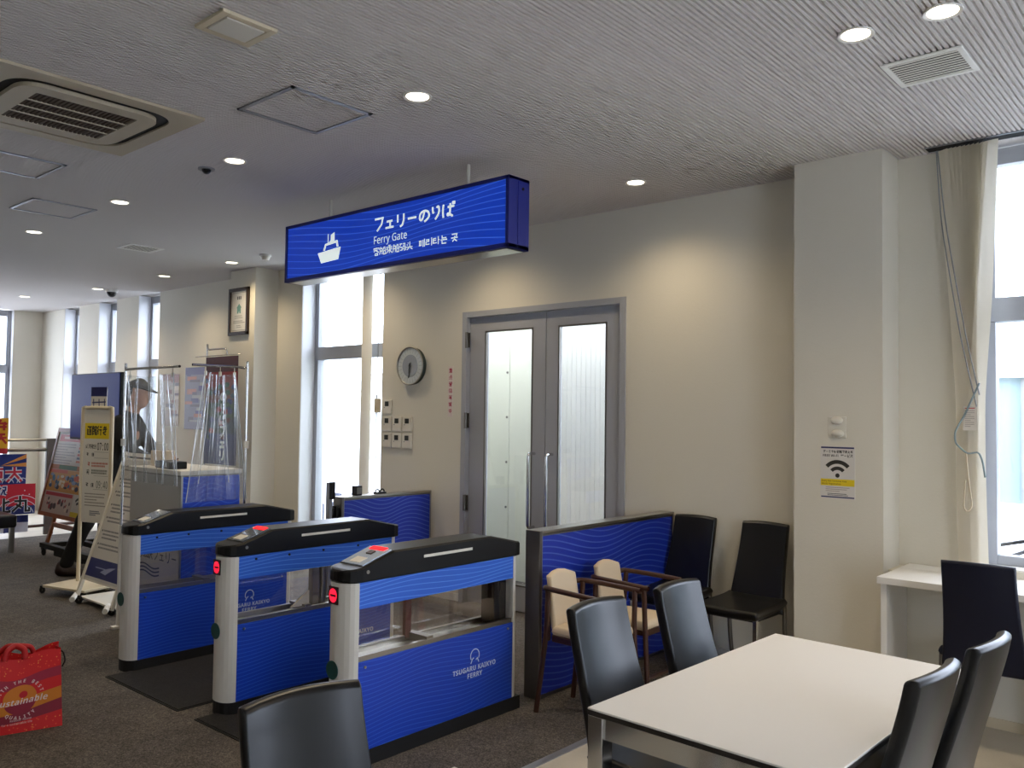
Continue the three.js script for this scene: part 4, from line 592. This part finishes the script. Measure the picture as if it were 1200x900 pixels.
// ---------- handrail, flags, bench at the far end ----------
{
  const t = thing('handrail', 'low metal handrail with dark posts at the far left end', 'railing', [-11.2, 0, -4.0]);
  obj('top_bar', cy(0.018, 1.9, 0, 1.155, 0.3).rotateX(0).translate(0, 0, 0), M.steel, t).visible = true; t.children[0].geometry = tube([[0, 1.155, -0.95], [0, 1.155, 2.6]], 0.017); obj('second_bar', tube([[0, 1.035, -0.95], [0, 1.035, 2.6]], 0.021), M.darkSteel, t); obj('lower_bar', tube([[0, 0.11, -0.95], [0, 0.11, 2.6]], 0.018), M.wood, t);
  for (const z of [-0.18, 1.3, 2.5]) obj('post', bx(0.05, 1.17, 0.1, 0.01, 0.585, z, 0.004), std(0x4a4038, 0.6), t);
  const flag = (name, label, w, h, y, z, draw, x = -11.16) => { const c = canvas(320, Math.round(320 * h / w), draw), f = thing('fishing_flag', label, 'flag', [x, y, z]), g = gridGeo(14, 10, (u, v) => [0.014 * Math.sin(u * 7 + v * 2) + 0.02, (0.5 - v) * h, -(u - 0.5) * w]); const uv = g.attributes.uv; for (let i = 0; i < uv.count; i++) uv.setY(i, 1 - uv.getY(i)); obj('cloth', g, print(c, 0.8, { side: THREE.DoubleSide }), f); };
  flag('f', 'yellow and red upright flag hung over the far handrail', 0.5, 0.42, 1.21, -3.43, (q, w, h) => { q.fillStyle = '#d39a14'; q.fillRect(0, 0, w, h); q.strokeStyle = '#a81c22'; q.lineWidth = 16; glyphs(q, '弁天', 225, 10, 88, 100, true); q.fillStyle = '#b01a2a'; q.fillRect(0, h - 40, w, 40); });
  flag('f', 'blue fishing flag with orange rays hung above the red one', 0.62, 0.36, 0.81, -3.58, (q, w, h) => { q.fillStyle = '#15276e'; q.fillRect(0, 0, w, h); q.fillStyle = '#c8843c'; for (const a of [0, 0.28]) { q.beginPath(); q.moveTo(180, 70); q.lineTo(w, a * h); q.lineTo(w, a * h + 26); q.fill(); } q.strokeStyle = '#c9ccd4'; q.lineWidth = 26; glyphs(q, '恵大', 100, 74, 100, 100); q.strokeStyle = '#b3243a'; q.lineWidth = 13; glyphs(q, '恵大', 100, 74, 100, 100); q.strokeStyle = '#c9ccd4'; q.lineWidth = 4; for (let k = 0; k < 4; k++) { q.beginPath(); q.arc(60 + k * 80, h - 8, 30, 3.2, 6.2); q.stroke(); } });
  flag('f', 'red and blue fishing flag with black and white characters', 0.78, 0.36, 0.455, -3.6, (q, w, h) => { q.fillStyle = '#b8182c'; q.fillRect(0, 0, w, h); q.fillStyle = '#142060'; q.fillRect(0, h * 0.72, w, h); q.strokeStyle = '#c9ccd4'; q.lineWidth = 3; for (let k = 0; k < 3; k++) { q.beginPath(); q.arc(w * 0.8, h + 12, 60 + k * 22, 3.3, 6); q.stroke(); } q.lineWidth = 16; glyphs(q, '祝', 150, 6, 46, 46); glyphs(q, '北丸', 130, 54, 82, 86); q.strokeStyle = '#1a2460'; q.lineWidth = 7; glyphs(q, '祝', 150, 6, 46, 46); q.strokeStyle = '#111'; q.lineWidth = 10; glyphs(q, '北丸', 130, 54, 82, 86); q.fillStyle = '#c9ccd4'; for (const [x, y] of [[270, 30], [290, 50], [262, 52]]) q.fillRect(x, y, 5, 5); }, -11.13);
  flag('f', 'small blue and white flag low on the far handrail', 0.3, 0.2, 0.16, -3.78, (q, w, h) => { q.fillStyle = '#b9b9c4'; q.fillRect(0, 0, w, h); q.fillStyle = '#19235e'; q.fillRect(180, 0, 140, 90); q.fillRect(40, h - 60, 120, 60); });
  const b = thing('bench', 'black padded bench with steel legs at the far left edge', 'bench', [-9.95, 0, -3.1], 0.0);
  obj('seat', bx(0.55, 0.14, 0.52, -0.27, 0.335, -0.05, 0.03), M.leather, b); for (const x of [-0.5, -0.04]) for (const z of [-0.27, 0.16]) obj('leg', bx(0.03, 0.27, 0.05, x, 0.135, z), M.steel, b);
}
// ---------- red shopping bag ----------
{
  const art = canvas(512, 560, (q, w, h) => {
    q.fillStyle = '#d31414'; q.fillRect(0, 0, w, h); for (let k = 0; k < 110; k++) { q.fillStyle = k % 3 ? '#e8502c' : '#e8863c'; q.save(); q.translate(rnd() * w, k % 2 ? rnd() * 130 : h - rnd() * 110); q.rotate(rnd() * 3); q.fillRect(-4, -4, 8, 8); q.restore(); }
    q.fillStyle = '#a01a38'; q.beginPath(); q.moveTo(0, 150); q.quadraticCurveTo(250, 200, w, 120); q.lineTo(w, 190); q.quadraticCurveTo(250, 260, 0, 250); q.fill(); q.fillStyle = '#cf7a10'; q.beginPath(); q.moveTo(0, 345); q.quadraticCurveTo(260, 350, w, 270); q.lineTo(w, 355); q.quadraticCurveTo(260, 440, 0, 430); q.fill(); q.fillStyle = '#86142e'; q.beginPath(); q.moveTo(0, 430); q.quadraticCurveTo(260, 440, w, 355); q.lineTo(w, 440); q.quadraticCurveTo(260, 500, 0, 490); q.fill();
    q.fillStyle = '#d07814'; q.beginPath(); q.arc(255, 320, 104, 2.4, 6.6); q.fill(); q.fillStyle = '#8c1230'; q.beginPath(); q.arc(255, 330, 100, 0, 2.8); q.fill(); q.fillStyle = '#c41420'; q.beginPath(); q.arc(275, 290, 26, 0, 7); q.fill();
    q.fillStyle = '#ddc9c4'; q.font = 'italic bold 58px sans-serif'; q.textAlign = 'center'; q.fillText('sustainable', 262, 358); q.font = 'bold 32px sans-serif'; const arc = (s, a0, a1, rad, flip) => [...s].forEach((ch, i) => { const a = a0 + (a1 - a0) * i / (s.length - 1); q.save(); q.translate(255 + rad * Math.cos(a), 325 + rad * Math.sin(a)); q.rotate(a + (flip ? -H2 : H2)); q.fillText(ch, 0, 0); q.restore(); }); arc('WITH THE BEST', -2.9, -0.3, 128); arc('QUALITY', 2.2, 0.9, 140, true); q.font = '20px sans-serif'; q.fillText('Reduce  Reuse', 262, 476); q.fillText('for a sustainable life', 240, 500);
  });
  const t = thing('shopping_bag', 'red reusable shopping bag with orange band on the floor at left', 'bag', [-4.49, 0, -1.572], 1.31), W = 0.36, H = 0.365, Dp = 0.17;
  const face = (sg) => { const g = gridGeo(12, 10, (u, v) => { const k = v, w = W * (0.5 - 0.035 * k), x = (u - 0.5) * 2 * w * sg; return [x, k * H + 0.012 * Math.sin(u * 9 + 1) * k * k - 0.02 * k * k * Math.sin(u * Math.PI), sg * (Dp / 2 * (1 - 0.45 * k) + 0.012 * Math.sin(u * 6) * Math.sin(k * 3))]; }); return g; };
  obj('front', face(1), print(art, 0.6, { side: THREE.DoubleSide }), t); obj('back', face(-1), print(art, 0.6, { side: THREE.DoubleSide }), t);
  for (const s of [1, -1]) obj('gusset', gridGeo(6, 8, (u, v) => { const d = Dp / 2 * (1 - 0.45 * v), z = (u - 0.5) * 2 * d * -s; return [s * (W * (0.5 - 0.035 * v) - 0.02 * v * (1 - Math.abs(u - 0.5) * 2)), v * H, z]; }), std(0xc01010, 0.65, { side: THREE.DoubleSide }), t);
  obj('bottom', bx(W - 0.01, 0.006, Dp - 0.01, 0, 0.003, 0), M.red, t);
  obj('handle', tube([[-0.07, H - 0.03, 0.055], [-0.06, H + 0.01, 0.05], [-0.025, H + 0.028, 0.03], [0.01, H + 0.012, 0.045], [0.015, H - 0.03, 0.055]], 0.014, 8, 30).scale(1, 1, 1), M.red, t); obj('handle', tube([[-0.1, H - 0.03, -0.05], [-0.05, H + 0.015, -0.045], [0.04, H + 0.0, -0.05], [0.06, H - 0.03, -0.05]], 0.012, 8, 30), M.red, t);
  obj('cord', tube([[0.155, H - 0.02, 0], [0.18, H - 0.03, 0.01], [0.19, H - 0.07, 0.02], [0.178, H - 0.1, 0.02]], 0.004, 6), M.black, t);
}
// ---------- person ----------
{
  function blob(bones, cell, k = 0.03) {       // tapered capsules joined with a smooth minimum
    const lo = V(1e9, 1e9, 1e9), hi = V(-1e9, -1e9, -1e9); for (const b of bones) for (const e of [0, 1]) { const p = b[e], r = b[2 + e] + 0.04; lo.min(V(p[0] - r, p[1] - r, p[2] - r)); hi.max(V(p[0] + r, p[1] + r, p[2] + r)); }
    const c = lo.clone().add(hi).multiplyScalar(0.5), ext = hi.clone().sub(lo), half = Math.max(ext.x, ext.y, ext.z) / 2, n = Math.min(150, Math.ceil(half * 2 / cell)), mc = new MarchingCubes(n, M.suit, false, false, 200000); mc.isolation = 0; mc.reset();
    for (let z = 0; z < n; z++) for (let y = 0; y < n; y++) for (let x = 0; x < n; x++) {
      const h = n / 2, P = [c.x + (x - h) / h * half, c.y + (y - h) / h * half, c.z + (z - h) / h * half]; let d = 1;
      for (const [a, b, ra, rb] of bones) { const ab = [b[0] - a[0], b[1] - a[1], b[2] - a[2]], ap = [P[0] - a[0], P[1] - a[1], P[2] - a[2]], t = Math.max(0, Math.min(1, (ap[0] * ab[0] + ap[1] * ab[1] + ap[2] * ab[2]) / (ab[0] ** 2 + ab[1] ** 2 + ab[2] ** 2 || 1))); const q = Math.hypot(ap[0] - ab[0] * t, ap[1] - ab[1] * t, ap[2] - ab[2] * t) - (ra + (rb - ra) * t), hh = Math.max(0, Math.min(1, 0.5 + 0.5 * (q - d) / k)); d = q * (1 - hh) + d * hh - k * hh * (1 - hh); }
      mc.field[x + y * n + z * n * n] = -d;
    }
    mc.update(); const g = new THREE.BufferGeometry(), cnt = mc.count; g.setAttribute('position', new THREE.BufferAttribute(mc.positionArray.slice(0, cnt * 3), 3)); g.setAttribute('normal', new THREE.BufferAttribute(mc.normalArray.slice(0, cnt * 3), 3));
    return ready(g.scale(half, half, half).translate(c.x, c.y, c.z));
  }
  // walks to the right in the picture; local +x is the walking direction, y up, z towards the viewer
  const t = thing('person', 'person in black clothes and dark cap leaning forward behind the clear screen', 'person', [-8.3, 0, -3.3], 41.15 * D2R);
  const J = { rf: [0, 0.07, 0.08], rk: [0.17, 0.5, 0.08], hip: [0.34, 0.93, 0], lf: [0.72, 0.07, -0.08], lk: [0.6, 0.5, -0.08], ch: [0.48, 1.3, 0], nk: [0.54, 1.5, 0], hd: [0.6, 1.66, 0] };
  const hand = (x, y, z) => [[[x, y, z], [x + 0.05, y - 0.05, z], 0.026, 0.03], ...[-0.024, -0.008, 0.008, 0.024].map((o, i) => [[x + 0.05, y - 0.06, z + o], [x + 0.075, y - 0.13 + Math.abs(i - 1.4) * 0.008, z + o], 0.0095, 0.008]), [[x + 0.04, y - 0.03, z + 0.02], [x + 0.085, y - 0.07, z + 0.04], 0.011, 0.009]];
  obj('body', [blob([[J.hip, J.ch, 0.11, 0.12], [J.ch, J.nk, 0.11, 0.055], [J.nk, [0.57, 1.58, 0], 0.05, 0.05], [[0.585, 1.66, 0], [0.6, 1.71, 0], 0.085, 0.09], [[0.625, 1.6, 0], [0.63, 1.66, 0], 0.05, 0.06], [[0.69, 1.645, 0], [0.7, 1.63, 0], 0.012, 0.014], [J.hip, J.rk, 0.08, 0.05], [J.rk, [0.0, 0.12, 0.08], 0.045, 0.03], [J.hip, J.lk, 0.08, 0.05], [J.lk, [0.72, 0.12, -0.08], 0.045, 0.03], [[0.5, 1.42, 0.17], [0.62, 1.16, 0.22], 0.04, 0.033], [[0.62, 1.16, 0.22], [0.82, 1.08, 0.16], 0.032, 0.025], [[0.5, 1.42, -0.17], [0.64, 1.17, -0.2], 0.04, 0.033], [[0.64, 1.17, -0.2], [0.84, 1.1, -0.14], 0.032, 0.025]], 0.015), blob(hand(0.83, 1.08, 0.155), 0.005, 0.008), blob(hand(0.85, 1.1, -0.135), 0.005, 0.008)], M.skin, t);
  obj('jacket', blob([[[0.33, 0.88, 0.06], [0.47, 1.3, 0.09], 0.13, 0.12], [[0.33, 0.88, -0.06], [0.47, 1.3, -0.09], 0.13, 0.12], [[0.47, 1.3, 0], [0.53, 1.47, 0], 0.13, 0.075], [[0.5, 1.42, 0.16], [0.62, 1.16, 0.22], 0.068, 0.055], [[0.62, 1.16, 0.22], [0.8, 1.09, 0.165], 0.052, 0.042], [[0.5, 1.42, -0.16], [0.64, 1.17, -0.2], 0.068, 0.055], [[0.64, 1.17, -0.2], [0.82, 1.11, -0.145], 0.052, 0.042]], 0.017, 0.05), M.suit, t);
  obj('trousers', blob([[[0.34, 0.95, 0], [0.32, 0.86, 0.05], 0.13, 0.11], [[0.3, 0.86, 0.07], J.rk, 0.105, 0.075], [J.rk, [0.01, 0.12, 0.08], 0.075, 0.058], [[0.36, 0.86, -0.07], J.lk, 0.105, 0.075], [J.lk, [0.71, 0.12, -0.08], 0.075, 0.058]], 0.017, 0.04), M.suit, t);
  for (const f of [J.rf, J.lf]) obj('shoe', blob([[[f[0] - 0.04, 0.05, f[2]], [f[0] + 0.16, 0.036, f[2]], 0.05, 0.036], [[f[0] - 0.03, 0.1, f[2]], [f[0], 0.06, f[2]], 0.045, 0.045]], 0.01), M.shoe, t);
  obj('hair', blob([[[0.55, 1.72, 0], [0.6, 1.755, 0], 0.09, 0.075], [[0.53, 1.66, 0.0], [0.53, 1.6, 0], 0.075, 0.05]], 0.009), M.hair, t);
  obj('cap', [new THREE.SphereGeometry(0.108, 24, 12, 0, 6.3, 0, Math.PI / 2).scale(1, 0.75, 1).rotateZ(-0.15).translate(0.6, 1.735, 0), new THREE.CylinderGeometry(0.1, 0.1, 0.008, 24, 1, false, 0, Math.PI).scale(1.1, 1, 0.9).rotateZ(-0.35).translate(0.66, 1.73, 0)], M.hair, t);
  obj('face_mask', new THREE.SphereGeometry(0.068, 18, 12, -0.9, 1.8).scale(1, 0.8, 1).rotateY(0).translate(0.638, 1.615, 0), M.maskw, t);
}
renderer.render(scene, camera);
